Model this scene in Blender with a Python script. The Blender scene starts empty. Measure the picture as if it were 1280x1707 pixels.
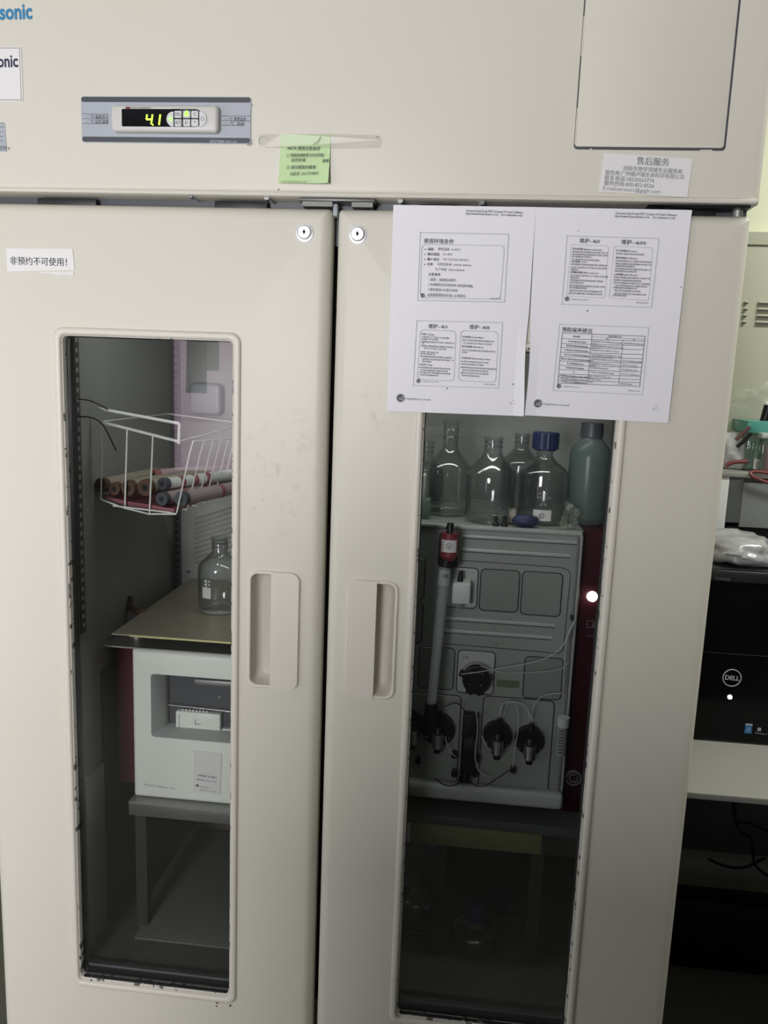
import bpy, bmesh, math, random
from mathutils import Vector, Matrix
sc = bpy.context.scene
col = sc.collection
rnd = random.Random(7)
PI = math.pi

# ------------------------------------------------------------------ camera
FPX, CXP, CYP = 1333.7, 640.0, 853.5
PITCH, YAW, ROLL = .16890555, .10073999, .038282887
CAM = Vector((0, -1.21399, 1.55))
_f = Vector((-math.sin(YAW)*math.cos(PITCH), math.cos(YAW)*math.cos(PITCH), -math.sin(PITCH)))
_r = Vector((math.cos(YAW), math.sin(YAW), 0)); _u = _r.cross(_f)
_c, _s = math.cos(ROLL), math.sin(ROLL)
RT = _c*_r + _s*_u; UP = -_s*_r + _c*_u
cd = bpy.data.cameras.new('camera'); cam = bpy.data.objects.new('camera', cd); col.objects.link(cam)
cd.sensor_fit = 'HORIZONTAL'; cd.sensor_width = 36; cd.lens = 36*FPX/1280; cd.clip_start = .02
mw = Matrix((RT, UP, -_f)).transposed().to_4x4(); mw.translation = CAM
cam.matrix_world = mw
sc.camera = cam
def P(u, v, Y=0.0):
    """world point seen at photo pixel (u, v) on the vertical plane at depth Y"""
    d = _f*FPX + RT*(u-CXP) - UP*(v-CYP)
    return CAM + d*((Y-CAM.y)/d.y)

# ------------------------------------------------------------------ world, lights, exposure
w = bpy.data.worlds.new('room_air'); sc.world = w; w.use_nodes = True
w.node_tree.nodes['Background'].inputs[0].default_value = (.80, .86, .95, 1)
w.node_tree.nodes['Background'].inputs[1].default_value = .3
def area(name, loc, target, sx, sy, power, colr=(1, 1, 1)):
    l = bpy.data.lights.new(name, 'AREA'); l.shape = 'RECTANGLE'; l.size = sx; l.size_y = sy
    l.energy = power; l.color = colr
    o = bpy.data.objects.new(name, l); col.objects.link(o); o.location = loc
    o.rotation_euler = (Vector(target)-Vector(loc)).to_track_quat('-Z', 'Y').to_euler()
    return o
PW = [0, 26, 9, 62]
area('unseen_ceiling_light', (-.45, -1.15, 2.73), (-.45, -1.15, 0), 1.2, .3, PW[0], (1, .975, .93))
area('unseen_ceiling_light', (1.35, .12, 2.73), (1.35, .12, 0), .9, .25, PW[1], (1, .98, .92))  # unseen lamp over the bench, added to brighten the right background
area('window_daylight', (-2.12, -1.5, 1.15), (0, -.1, 1.0), 1.3, 1.5, PW[2], (.97, .98, 1))
area('rear_window_daylight', (-.72, -2.93, 1.45), (-.72, 0, 1.45), .6, 1.0, PW[3], (1, .97, 1))
sc.view_settings.view_transform = 'Standard'; sc.view_settings.look = 'None'
sc.view_settings.gamma = 1; sc.view_settings.use_curve_mapping = False
sc.view_settings.exposure = 0.0

area('interior_lamp_light', (-.16, .13, 1.752), (-.16, .27, 1.0), .85, .04, 1.7, (.96, 1, .93))
# ------------------------------------------------------------------ materials
def mat(name, c, rough=.5, metal=0.0, spec=.5, noise=0.0, nscale=20, bump=0.0, emit=None, es=1.0, alpha=1.0, trans=0.0, coat=0.0, stretch=(1, 1, 1)):
    m = bpy.data.materials.new(name); m.use_nodes = True
    nt = m.node_tree; b = nt.nodes['Principled BSDF']
    b.inputs['Base Color'].default_value = (*c, 1); b.inputs['Roughness'].default_value = rough
    b.inputs['Metallic'].default_value = metal; b.inputs['Specular IOR Level'].default_value = spec
    b.inputs['Coat Weight'].default_value = coat
    b.inputs['Transmission Weight'].default_value = trans
    b.inputs['Alpha'].default_value = alpha
    if emit: b.inputs['Emission Color'].default_value = (*emit, 1); b.inputs['Emission Strength'].default_value = es
    if noise or bump:
        tc = nt.nodes.new('ShaderNodeTexCoord'); mp = nt.nodes.new('ShaderNodeMapping'); mp.inputs['Scale'].default_value = stretch
        n = nt.nodes.new('ShaderNodeTexNoise'); n.inputs['Scale'].default_value = nscale; n.inputs['Detail'].default_value = 5
        nt.links.new(tc.outputs['Object'], mp.inputs[0]); nt.links.new(mp.outputs[0], n.inputs['Vector'])
        if noise:
            mx = nt.nodes.new('ShaderNodeMix'); mx.data_type = 'RGBA'
            mx.inputs[6].default_value = (*[x*(1-noise) for x in c], 1); mx.inputs[7].default_value = (*[min(1, x*(1+noise)) for x in c], 1)
            nt.links.new(n.outputs['Fac'], mx.inputs[0]); nt.links.new(mx.outputs[2], b.inputs['Base Color'])
        if bump:
            bp = nt.nodes.new('ShaderNodeBump'); bp.inputs['Strength'].default_value = bump; bp.inputs['Distance'].default_value = .002
            nt.links.new(n.outputs['Fac'], bp.inputs['Height']); nt.links.new(bp.outputs[0], b.inputs['Normal'])
    return m
def glassy(name, tint, refl=1.0, ior=1.45, rough=.02, body=0.0, bodyc=(1, 1, 1), edge=None):
    """clear thin glass: see-through tinted pane with fresnel reflection, optional milky body"""
    m = bpy.data.materials.new(name); m.use_nodes = True; nt = m.node_tree
    for n in list(nt.nodes): nt.nodes.remove(n)
    out = nt.nodes.new('ShaderNodeOutputMaterial'); tr = nt.nodes.new('ShaderNodeBsdfTransparent')
    gl = nt.nodes.new('ShaderNodeBsdfGlossy'); gl.inputs['Roughness'].default_value = rough
    tr.inputs[0].default_value = (*tint, 1)
    base = tr.outputs[0]
    if edge is not None:
        lw = nt.nodes.new('ShaderNodeLayerWeight'); lw.inputs['Blend'].default_value = .35
        mxc = nt.nodes.new('ShaderNodeMix'); mxc.data_type = 'RGBA'
        mxc.inputs[6].default_value = (*tint, 1); mxc.inputs[7].default_value = (*edge, 1)
        nt.links.new(lw.outputs['Facing'], mxc.inputs[0]); nt.links.new(mxc.outputs[2], tr.inputs[0])
    if body:
        df = nt.nodes.new('ShaderNodeBsdfDiffuse'); df.inputs[0].default_value = (*bodyc, 1)
        mb = nt.nodes.new('ShaderNodeMixShader'); mb.inputs[0].default_value = body
        nt.links.new(base, mb.inputs[1]); nt.links.new(df.outputs[0], mb.inputs[2]); base = mb.outputs[0]
    fr = nt.nodes.new('ShaderNodeFresnel')          # the node inverts the IOR on back faces: undo it, the pane does not refract
    ge = nt.nodes.new('ShaderNodeNewGeometry'); mi_ = nt.nodes.new('ShaderNodeMath'); mi_.operation = 'MULTIPLY_ADD'
    mi_.inputs[1].default_value = 1/ior-ior; mi_.inputs[2].default_value = ior
    nt.links.new(ge.outputs['Backfacing'], mi_.inputs[0]); nt.links.new(mi_.outputs[0], fr.inputs[0])
    ml = nt.nodes.new('ShaderNodeMath'); ml.operation = 'MULTIPLY'; ml.inputs[1].default_value = refl; ml.use_clamp = True
    nt.links.new(fr.outputs[0], ml.inputs[0])
    mx = nt.nodes.new('ShaderNodeMixShader'); nt.links.new(ml.outputs[0], mx.inputs[0])
    nt.links.new(base, mx.inputs[1]); nt.links.new(gl.outputs[0], mx.inputs[2]); nt.links.new(mx.outputs[0], out.inputs[0])
    return m
def paint_material():
    """beige enamelled sheet steel with faint smudges near the left handle"""
    m = mat('beige_enamel', (.60, .575, .505), .40, spec=.36)
    nt = m.node_tree; b = nt.nodes['Principled BSDF']
    ge = nt.nodes.new('ShaderNodeNewGeometry')
    n = nt.nodes.new('ShaderNodeTexNoise'); n.inputs['Scale'].default_value = 34; n.inputs['Detail'].default_value = 6; n.inputs['Roughness'].default_value = .7
    nt.links.new(ge.outputs['Position'], n.inputs['Vector'])
    rp = nt.nodes.new('ShaderNodeMapRange'); rp.inputs[1].default_value = .52; rp.inputs[2].default_value = .66
    nt.links.new(n.outputs['Fac'], rp.inputs[0])
    tot = None
    for c, rad in (((-.285, 0, 1.42), .085), ((-.26, 0, 1.47), .05), ((-.30, 0, 1.34), .07), ((-.15, 0, 1.50), .05)):
        vm = nt.nodes.new('ShaderNodeVectorMath'); vm.operation = 'DISTANCE'; vm.inputs[1].default_value = c
        nt.links.new(ge.outputs['Position'], vm.inputs[0])
        mr = nt.nodes.new('ShaderNodeMapRange'); mr.inputs[1].default_value = rad; mr.inputs[2].default_value = rad*.2
        mr.inputs[3].default_value = 0; mr.inputs[4].default_value = 1
        nt.links.new(vm.outputs['Value'], mr.inputs[0])
        if tot is None: tot = mr.outputs[0]
        else:
            ad = nt.nodes.new('ShaderNodeMath'); ad.operation = 'MAXIMUM'
            nt.links.new(tot, ad.inputs[0]); nt.links.new(mr.outputs[0], ad.inputs[1]); tot = ad.outputs[0]
    mu = nt.nodes.new('ShaderNodeMath'); mu.operation = 'MULTIPLY'; nt.links.new(tot, mu.inputs[0]); nt.links.new(rp.outputs[0], mu.inputs[1])
    mu2 = nt.nodes.new('ShaderNodeMath'); mu2.operation = 'MULTIPLY'; mu2.inputs[1].default_value = .45; nt.links.new(mu.outputs[0], mu2.inputs[0])
    n2 = nt.nodes.new('ShaderNodeTexNoise'); n2.inputs['Scale'].default_value = 3.5; nt.links.new(ge.outputs['Position'], n2.inputs['Vector'])
    a = nt.nodes.new('ShaderNodeMix'); a.data_type = 'RGBA'; a.inputs[6].default_value = (.665, .64, .545, 1); a.inputs[7].default_value = (.695, .665, .575, 1)
    nt.links.new(n2.outputs['Fac'], a.inputs[0])
    c2 = nt.nodes.new('ShaderNodeMix'); c2.data_type = 'RGBA'; c2.inputs[7].default_value = (.40, .36, .29, 1)
    nt.links.new(mu2.outputs[0], c2.inputs[0]); nt.links.new(a.outputs[2], c2.inputs[6]); nt.links.new(c2.outputs[2], b.inputs['Base Color'])
    return m
def rough_edge_material():
    """old sealant, black grime with white flakes"""
    m = mat('grimy_sealant', (.02, .02, .02), .6)
    nt = m.node_tree; b = nt.nodes['Principled BSDF']; ge = nt.nodes.new('ShaderNodeNewGeometry')
    n = nt.nodes.new('ShaderNodeTexNoise'); n.inputs['Scale'].default_value = 140; n.inputs['Detail'].default_value = 3
    r = nt.nodes.new('ShaderNodeValToRGB'); r.color_ramp.elements[0].position = .66; r.color_ramp.elements[1].position = .70
    r.color_ramp.elements[0].color = (.012, .012, .011, 1); r.color_ramp.elements[1].color = (.55, .52, .45, 1)
    nt.links.new(ge.outputs['Position'], n.inputs['Vector']); nt.links.new(n.outputs['Fac'], r.inputs[0]); nt.links.new(r.outputs[0], b.inputs['Base Color'])
    return m
def flaky_gasket():
    m = mat('flaked_cream_gasket', (.60, .575, .51), .45)
    nt = m.node_tree; b = nt.nodes['Principled BSDF']; ge = nt.nodes.new('ShaderNodeNewGeometry')
    n = nt.nodes.new('ShaderNodeTexNoise'); n.inputs['Scale'].default_value = 70; n.inputs['Detail'].default_value = 4
    r = nt.nodes.new('ShaderNodeValToRGB'); r.color_ramp.elements[0].position = .38; r.color_ramp.elements[1].position = .42
    r.color_ramp.elements[0].color = (.10, .09, .07, 1); r.color_ramp.elements[1].color = (.60, .575, .51, 1)
    nt.links.new(ge.outputs['Position'], n.inputs['Vector']); nt.links.new(n.outputs['Fac'], r.inputs[0]); nt.links.new(r.outputs[0], b.inputs['Base Color'])
    return m
M = dict(
 paint=paint_material(), gasket=mat('cream_gasket', (.70, .665, .58), .42), flake=flaky_gasket(), seal=rough_edge_material(),
 black=mat('black_rubber', (.012, .012, .013), .5), dark=mat('dark_recess', (.02, .02, .019), .7), slate=mat('slate_grey', (.07, .075, .085), .4),
 grey=mat('grey_plastic', (.33, .35, .37), .4), plate=mat('control_grey', (.42, .45, .49), .35), darkband=mat('charcoal_band', (.075, .08, .095), .35),
 beige=mat('bezel_beige', (.62, .61, .57), .35), button=mat('button_white', (.66, .67, .67), .35), screen=mat('black_screen', (.008, .008, .01), .12),
 lcd=mat('lit_digit_yellow_green', (.3, .9, .05), .5, emit=(.45, 1, .04), es=2.2), greenlit=mat('lit_green', (.3, .8, .1), .5, emit=(.35, .9, .06), es=1.1),
 chrome=mat('polished_steel', (.85, .85, .85), .18, 1.0), steel=mat('brushed_steel', (.55, .55, .53), .38, 1.0, noise=.12, nscale=40, stretch=(1, 1, 12)),
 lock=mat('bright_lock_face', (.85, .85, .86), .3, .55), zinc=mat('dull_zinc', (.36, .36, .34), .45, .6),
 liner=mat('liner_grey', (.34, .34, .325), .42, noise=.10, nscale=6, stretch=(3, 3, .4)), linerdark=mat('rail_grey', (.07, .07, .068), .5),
 blue=mat('logo_blue', (.035, .22, .42), .5), navy=mat('print_navy', (.025, .02, .06), .6), ink=mat('print_black', (.035, .035, .04), .7),
 inkg=mat('print_grey', (.20, .20, .21), .7), inkl=mat('print_light_grey', (.52, .52, .53), .7), penink=mat('pen_ink', (.02, .02, .03), .6),
 paper=mat('white_paper', (.83, .82, .85), .45, spec=.25), paperb=mat('label_white', (.78, .77, .75), .5),
 sticky=mat('green_note_paper', (.58, .76, .42), .75, spec=.2), noteback=mat('green_note_edge', (.30, .46, .22), .8),
 tape=glassy('clear_tape', (.97, .97, .96), .7, rough=.3, body=.06, bodyc=(.75, .74, .72)),
 pane=glassy('window_pane', (.945, .955, .95), 1.35, 1.5, .01), glass=glassy('bottle_glass', (.975, .985, .98), 1.7, 1.5, .04, body=.03, bodyc=(.7, .75, .74), edge=(.78, .82, .80)),
 pe=glassy('milky_plastic', (.62, .72, .70), .6, 1.45, .25, body=.62, bodyc=(.17, .215, .205)),
 tube=glassy('clear_tube', (.8, .82, .82), 1.0, 1.45, .1, body=.45, bodyc=(.62, .64, .64)),
 thin=mat('thin_tubing', (.42, .44, .43), .3), white=mat('white_plastic', (.70, .72, .70), .38),
 fcwhite=mat('collector_white', (.85, .88, .80), .4), machine=mat('instrument_shaded_pale', (.31, .325, .305), .42, noise=.04, nscale=30),  # machine: pale front, greyed so its colour carries the shade
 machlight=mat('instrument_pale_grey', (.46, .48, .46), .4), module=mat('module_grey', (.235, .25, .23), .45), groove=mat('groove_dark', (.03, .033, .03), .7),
 wine=mat('wine_red_body', (.070, .009, .020), .35), winedark=mat('dark_wine_body', (.048, .006, .012), .35), red=mat('red_fitting', (.22, .03, .045), .4), redtray=mat('faded_red_tray', (.30, .10, .12), .5),
 bluecap=mat('blue_cap', (.018, .027, .10), .45), pouch=mat('navy_pouch', (.03, .035, .10), .5), blackp=mat('black_plastic', (.010, .010, .011), .38, spec=.3),
 sheet=mat('weathered_metal_sheet', (.46, .42, .33), .4, .35, noise=.18, nscale=30), goldedge=mat('yellowed_edge', (.62, .58, .30), .35, .3),
 cork=mat('brown_cork_end', (.10, .055, .035), .8, noise=.3, nscale=90), roll=mat('cream_roll', (.38, .33, .27), .6), pink=mat('pinkish_tube', (.40, .31, .32), .45),
 bracket=mat('bracket_grey', (.16, .16, .15), .4, .4), grille=mat('grille_grey', (.22, .21, .20), .5), floorliner=mat('shaded_liner_floor', (.08, .078, .07), .5, noise=.3, nscale=15), shadesheet=mat('shade_board_brown', (.075, .065, .048), .55), mat=mat('shade_sheet_grey', (.13, .135, .125), .7), wire=mat('white_coated_wire', (.78, .79, .76), .35), ledw=mat('white_indicator', (1, 1, 1), .5, emit=(1, 1, 1), es=6), glarem=mat('glare_glow', (1, 1, 1), .5, emit=(1, .98, .9), es=9),  # liner floor, brown board, mat: shade put into colour; last one glows as glare
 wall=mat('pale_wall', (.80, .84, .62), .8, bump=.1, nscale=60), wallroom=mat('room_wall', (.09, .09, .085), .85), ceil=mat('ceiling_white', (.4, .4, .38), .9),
 floor=mat('grey_floor', (.13, .13, .112), .8, spec=.12, noise=.12, nscale=50), panelg=mat('pale_green_panel', (.46, .475, .36), .55), slot=mat('slot_shadow', (.05, .05, .04), .8),
 bench=mat('bench_white', (.33, .33, .30), .35), pc=mat('gloss_black', (.005, .005, .006), .15, spec=.2), pcbezel=mat('satin_black', (.02, .02, .022), .4),
 silver=mat('silver_print', (.55, .55, .57), .4), stickblue=mat('sticker_blue', (.03, .20, .45), .4), teal=mat('teal_lid', (.09, .32, .26), .25),
 acryl=glassy('clear_acrylic', (.80, .88, .84), 1.5, 1.49, .03, body=.10, bodyc=(.6, .7, .65), edge=(.45, .55, .5)),
 film=glassy('crumpled_film', (.93, .94, .88), 1.2, 1.45, .22, body=.30, bodyc=(.75, .77, .66)), bagm=mat('bag_film', (.34, .35, .355), .25, bump=1.0, nscale=22, noise=.45, coat=.5, stretch=(1, 1, 3)),
 redcable=mat('red_cable', (.17, .035, .03), .45), darkred=mat('brown_cable', (.12, .05, .05), .5), cloth=mat('white_wrapping', (.60, .61, .62), .75, bump=.8, nscale=70),
 boxgrey=mat('grey_window', (.22, .235, .23), .2), boxdark=mat('dark_grey_window', (.11, .12, .115), .3),
 lilac=mat('lilac_daylight', (.5, .4, .5), .8, emit=(.80, .62, .75), es=2.0), plilac=mat('lilac_cloth', (.30, .17, .28), .8), frame=mat('window_frame_grey', (.3, .3, .3), .5),
 lampm=mat('lamp_diffuser', (1, 1, 1), .5, emit=(1, 1, .96), es=3), skyblue=mat('window_daylight_glass', (.8, .85, .9), .5, emit=(.85, .93, 1), es=1.0),
)

# ------------------------------------------------------------------ mesh helpers
def tag(o, label=None, cat=None, group=None, kind=None):
    if label: o['label'] = label
    if cat: o['category'] = cat
    if group: o['group'] = group
    if kind: o['kind'] = kind
    return o
def empty(name, loc, label, cat, group=None):
    o = bpy.data.objects.new(name, None); col.objects.link(o); o.location = loc; o.empty_display_size = .05
    return tag(o, label, cat, group)
def world_loc(o):
    v = Vector(o.location)
    return v
def obj(name, bm, m, parent=None, smooth=35, label=None):
    me = bpy.data.meshes.new(name)
    bmesh.ops.recalc_face_normals(bm, faces=bm.faces)
    bm.to_mesh(me); bm.free()
    for x in (m if isinstance(m, (list, tuple)) else [m]): me.materials.append(x)
    if smooth:
        me.shade_smooth(); me.set_sharp_from_angle(angle=math.radians(smooth))
    o = bpy.data.objects.new(name, me); col.objects.link(o)
    if parent is not None:
        o.parent = parent
        if parent.type == 'EMPTY': o.matrix_parent_inverse = Matrix.Translation(-Vector(parent.location))
    if label: o['label'] = label
    return o
def nb(): return bmesh.new()
def box(bm, x0, x1, y0, y1, z0, z1, bev=0, seg=2, mi=0, rot=None):
    r = bmesh.ops.create_cube(bm, size=1.0)
    vs = r['verts']
    for v in vs: v.co = Vector(((x0+x1)/2+v.co.x*(x1-x0), (y0+y1)/2+v.co.y*(y1-y0), (z0+z1)/2+v.co.z*(z1-z0)))
    fs = {f for v in vs for f in v.link_faces}
    for f in fs: f.material_index = mi
    if bev:
        es = list({e for v in vs for e in v.link_edges})
        g = bmesh.ops.bevel(bm, geom=es, offset=bev, segments=seg, profile=.5, affect='EDGES')
        vs = list({v for f in g['faces'] for v in f.verts})
        for f in g['faces']: f.material_index = mi
    if rot:
        bmesh.ops.transform(bm, matrix=rot, verts=vs)
    return vs
def cyl(bm, p0, p1, r0, r1=None, n=20, mi=0, caps=True):
    p0, p1 = Vector(p0), Vector(p1); r1 = r0 if r1 is None else r1
    d = (p1-p0).normalized(); a = Vector((0, 0, 1)) if abs(d.z) < .9 else Vector((1, 0, 0))
    x = d.cross(a).normalized(); y = d.cross(x)
    A = [bm.verts.new(p0+(x*math.cos(t)+y*math.sin(t))*r0) for t in [2*PI*i/n for i in range(n)]]
    B = [bm.verts.new(p1+(x*math.cos(t)+y*math.sin(t))*r1) for t in [2*PI*i/n for i in range(n)]]
    for i in range(n):
        f = bm.faces.new((A[i], A[(i+1) % n], B[(i+1) % n], B[i])); f.material_index = mi
    if caps:
        bm.faces.new(A[::-1]).material_index = mi; bm.faces.new(B).material_index = mi
def tube(bm, pts, r, n=8, mi=0, smoothn=0):
    pts = [Vector(p) for p in pts]
    if smoothn:
        q = []
        ext = [pts[0]*2-pts[1]]+pts+[pts[-1]*2-pts[-2]]
        for i in range(1, len(ext)-2):
            a, b, c, d = ext[i-1:i+3]
            for k in range(smoothn):
                t = k/smoothn
                q.append(.5*((2*b)+(c-a)*t+(2*a-5*b+4*c-d)*t*t+(3*b-a-3*c+d)*t*t*t))
        q.append(pts[-1]); pts = q
    rings = []; px = None
    for i, p in enumerate(pts):
        t = (pts[min(i+1, len(pts)-1)]-pts[max(i-1, 0)]).normalized()
        if px is None:
            a = Vector((0, 0, 1)) if abs(t.z) < .9 else Vector((0, 1, 0)); px = t.cross(a).normalized()
        else: px = (px-t*px.dot(t)).normalized()
        y = t.cross(px)
        rings.append([bm.verts.new(p+(px*math.cos(2*PI*k/n)+y*math.sin(2*PI*k/n))*r) for k in range(n)])
    for a, b in zip(rings, rings[1:]):
        for k in range(n): bm.faces.new((a[k], a[(k+1) % n], b[(k+1) % n], b[k])).material_index = mi
    bm.faces.new(rings[0][::-1]).material_index = mi; bm.faces.new(rings[-1]).material_index = mi
def lathe(bm, c, prof, n=28, mi=0, closed=False):
    rings = []
    for r, z in prof:
        rings.append([bm.verts.new((c[0]+r*math.cos(2*PI*k/n), c[1]+r*math.sin(2*PI*k/n), c[2]+z)) for k in range(n)] if r > 1e-6 else [bm.verts.new((c[0], c[1], c[2]+z))])
    for a, b in zip(rings, rings[1:]):
        for k in range(n):
            if len(a) == 1: f = (a[0], b[(k+1) % n], b[k])
            elif len(b) == 1: f = (a[k], a[(k+1) % n], b[0])
            else: f = (a[k], a[(k+1) % n], b[(k+1) % n], b[k])
            bm.faces.new(f).material_index = mi
def rr(x0, x1, z0, z1, r, n=6):
    """points of a rounded rectangle in XZ"""
    r = max(r, 1e-4); o = []
    for cx, cz, a0 in ((x1-r, z1-r, 0), (x0+r, z1-r, 90), (x0+r, z0+r, 180), (x1-r, z0+r, 270)):
        for k in range(n+1):
            a = math.radians(a0+90*k/n); o.append((cx+r*math.cos(a), cz+r*math.sin(a)))
    return o
def loop(bm, pts, y): return [bm.verts.new((x, y, z)) for x, z in pts]
def bridge(bm, a, b, mi=0):
    n = len(a)
    for i in range(n): bm.faces.new((a[i], a[(i+1) % n], b[(i+1) % n], b[i])).material_index = mi
def plate(bm, outer, holes, yf, yb, er=.002, seg=4, mi=0, back=True):
    """front plate with rounded outer edge and holes; outer/holes = (x0,x1,z0,z1,r)"""
    x0, x1, z0, z1, r = outer; rings = []
    for k in range(seg+1):
        a = PI/2*k/seg; ins = er*(1-math.sin(a)); y = yf+er*(1-math.cos(a))
        rings.append(loop(bm, rr(x0+ins, x1-ins, z0+ins, z1-ins, max(r-ins, .0005)), y))
    rings.append(loop(bm, rr(x0, x1, z0, z1, r), yb))
    for a, b in zip(rings, rings[1:]): bridge(bm, a, b, mi)
    hf = [loop(bm, rr(*h), yf) for h in holes]; hb = [loop(bm, rr(*h), yb) for h in holes]
    for a, b in zip(hf, hb): bridge(bm, a, b, mi)
    def fill(lps):
        es = []
        for l in lps:
            for i in range(len(l)):
                e = bm.edges.get((l[i], l[(i+1) % len(l)])) or bm.edges.new((l[i], l[(i+1) % len(l)])); es.append(e)
        g = bmesh.ops.triangle_fill(bm, use_beauty=True, use_dissolve=False, edges=es, normal=(0, -1, 0))
        for f in g['geom']:
            if isinstance(f, bmesh.types.BMFace): f.material_index = mi
    fill([rings[0]]+hf)
    if back: fill([rings[-1]]+hb)
def ring(bm, outer, inner, yf, yb, er=.002, mi=0):
    """raised frame with a rounded cross-section"""
    def prof(t):                       # t 0..1 from outer back to inner back
        return t
    x0, x1, z0, z1, r = outer; X0, X1, Z0, Z1, R_ = inner
    steps = [(0, yb), (0, yf+er), (.15, yf+er*.3), (.32, yf), (.68, yf), (.85, yf+er*.3), (1, yf+er), (1, yb)]
    L = [loop(bm, rr(x0+(X0-x0)*t, x1+(X1-x1)*t, z0+(Z0-z0)*t, z1+(Z1-z1)*t, r+(R_-r)*t), y) for t, y in steps]
    for a, b in zip(L, L[1:]): bridge(bm, a, b, mi)
    bridge(bm, L[-1], L[0], mi)
def quadslab(bm, pts, th, mi=0, dirn=(0, 1, 0)):
    d = Vector(dirn)*th; A = [bm.verts.new(p) for p in pts]; B = [bm.verts.new(Vector(p)+d) for p in pts]
    n = len(A)
    bm.faces.new(A).material_index = mi; bm.faces.new(B[::-1]).material_index = mi
    for i in range(n): bm.faces.new((A[i], B[i], B[(i+1) % n], A[(i+1) % n])).material_index = mi
def outline(bm, pts, wd, th=.0004, mi=0, closed=True):
    """thin printed rule through points on a plane parallel to XZ"""
    n = len(pts)
    for i in range(n if closed else n-1):
        a, b = Vector(pts[i]), Vector(pts[(i+1) % n]); d = (b-a)
        if d.length < 1e-6: continue
        d.normalize(); s = Vector((-d.z, 0, d.x))*wd/2; a = a-d*wd/2; b = b+d*wd/2
        quadslab(bm, [a-s, b-s, b+s, a+s], th, mi)
def disk(bm, c, r, th=.0005, n=24, mi=0): cyl(bm, Vector(c), Vector(c)+Vector((0, th, 0)), r, n=n, mi=mi)
def annulus(bm, c, r0, r1, th=.0005, n=32, mi=0):
    c = Vector(c)
    L = [[bm.verts.new((c.x+r*math.cos(2*PI*k/n), c.y+y, c.z+r*math.sin(2*PI*k/n))) for k in range(n)] for r, y in ((r1, th), (r1, 0), (r0, 0), (r0, th))]
    for a, b in zip(L, L[1:]+L[:1]): bridge(bm, a, b, mi)

_tc = bpy.data.curves.new('lettering', 'FONT'); _tc.resolution_u = 2
_to = bpy.data.objects.new('lettering', _tc); col.objects.link(_to)
def text(bm, s, u, v, hpx, Y=0, rot=0.0, sx=1.0, bold=0.0, lift=.0006, mi=0, align='LEFT', slant=0.0, res=1):
    """lettering whose baseline starts at pixel (u, v) on the plane Y; rot in degrees clockwise"""
    p = P(u, v, Y); mpp = (p-CAM).length/FPX/1.0
    put_text(bm, s, (p.x, p.y-lift, p.z), hpx*mpp, rot, sx, bold, mi, align, slant, res)
def put_text(bm, s, p, size, rot=0.0, sx=1.0, bold=0.0, mi=0, align='LEFT', slant=0.0, res=1):
    cjk = any(ord(ch) > 0x2e80 for ch in s)
    if cjk and bold > 0:              # CJK outlines fail when offset, so thicken by a second strike
        put_text(bm, s, (p[0]+size*min(.03, bold*2.6), p[1]-.00003, p[2]), size, rot, sx, 0, mi, align, slant, res); bold = 0
    _tc.body = s; _tc.size = 1; _tc.offset = bold; _tc.align_x = align; _tc.shear = slant; _tc.resolution_u = res
    dg = bpy.context.evaluated_depsgraph_get(); dg.update()
    me = _to.evaluated_get(dg).to_mesh()
    a = math.radians(rot); ex = Vector((math.cos(a), 0, -math.sin(a))); ez = Vector((math.sin(a), 0, math.cos(a)))
    vs = [bm.verts.new(Vector(p)+ex*(c.co.x*size*sx)+ez*(c.co.y*size)) for c in me.vertices]
    for f in me.polygons:
        try: bm.faces.new([vs[i] for i in f.vertices]).material_index = mi
        except ValueError: pass
    _to.evaluated_get(dg).to_mesh_clear()

def thicken(b, G, th):
    """close a sheet grid with a back layer and a border"""
    H = [[b.verts.new(v.co+Vector((0, th, 0))) for v in row] for row in G]
    nj, ni = len(G)-1, len(G[0])-1
    for j in range(nj):
        for i in range(ni): b.faces.new((H[j][i], H[j+1][i], H[j+1][i+1], H[j][i+1]))
    for i in range(ni):
        b.faces.new((G[0][i], H[0][i], H[0][i+1], G[0][i+1])); b.faces.new((G[nj][i], G[nj][i+1], H[nj][i+1], H[nj][i]))
    for j in range(nj):
        b.faces.new((G[j][0], G[j+1][0], H[j+1][0], H[j][0])); b.faces.new((G[j][ni], H[j][ni], H[j+1][ni], G[j+1][ni]))

def copy_tree(o, parent=None):
    c = o.copy(); col.objects.link(c)
    if parent is not None: c.parent = parent
    for ch in list(o.children): copy_tree(ch, c)
    return c

# ================================================================== THE ROOM
def struct(name, bm, m, parent=None):
    o = obj(name, bm, m, parent, smooth=0); o['kind'] = 'structure'; return o
RX0, RX1, RY0, RY1, RH = -2.2, 2.4, -3.0, .97, 2.8
b = nb(); box(b, RX0-.1, RX1+.1, RY0-.1, RY1+.1, -.1, 0); struct('floor', b, M['floor'])
b = nb(); box(b, RX0-.1, RX1+.1, RY0-.1, RY1+.1, RH, RH+.1); struct('ceiling', b, M['ceil'])
b = nb(); box(b, RX0-.1, RX1+.1, RY1, RY1+.1, 0, RH); struct('wall_back', b, M['wall'])
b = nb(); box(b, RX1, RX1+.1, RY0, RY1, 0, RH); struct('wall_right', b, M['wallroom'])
b = nb(); box(b, RX0-.1, RX1+.1, RY0-.1, RY0, 0, RH); struct('wall_front', b, M['wallroom'])
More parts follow.
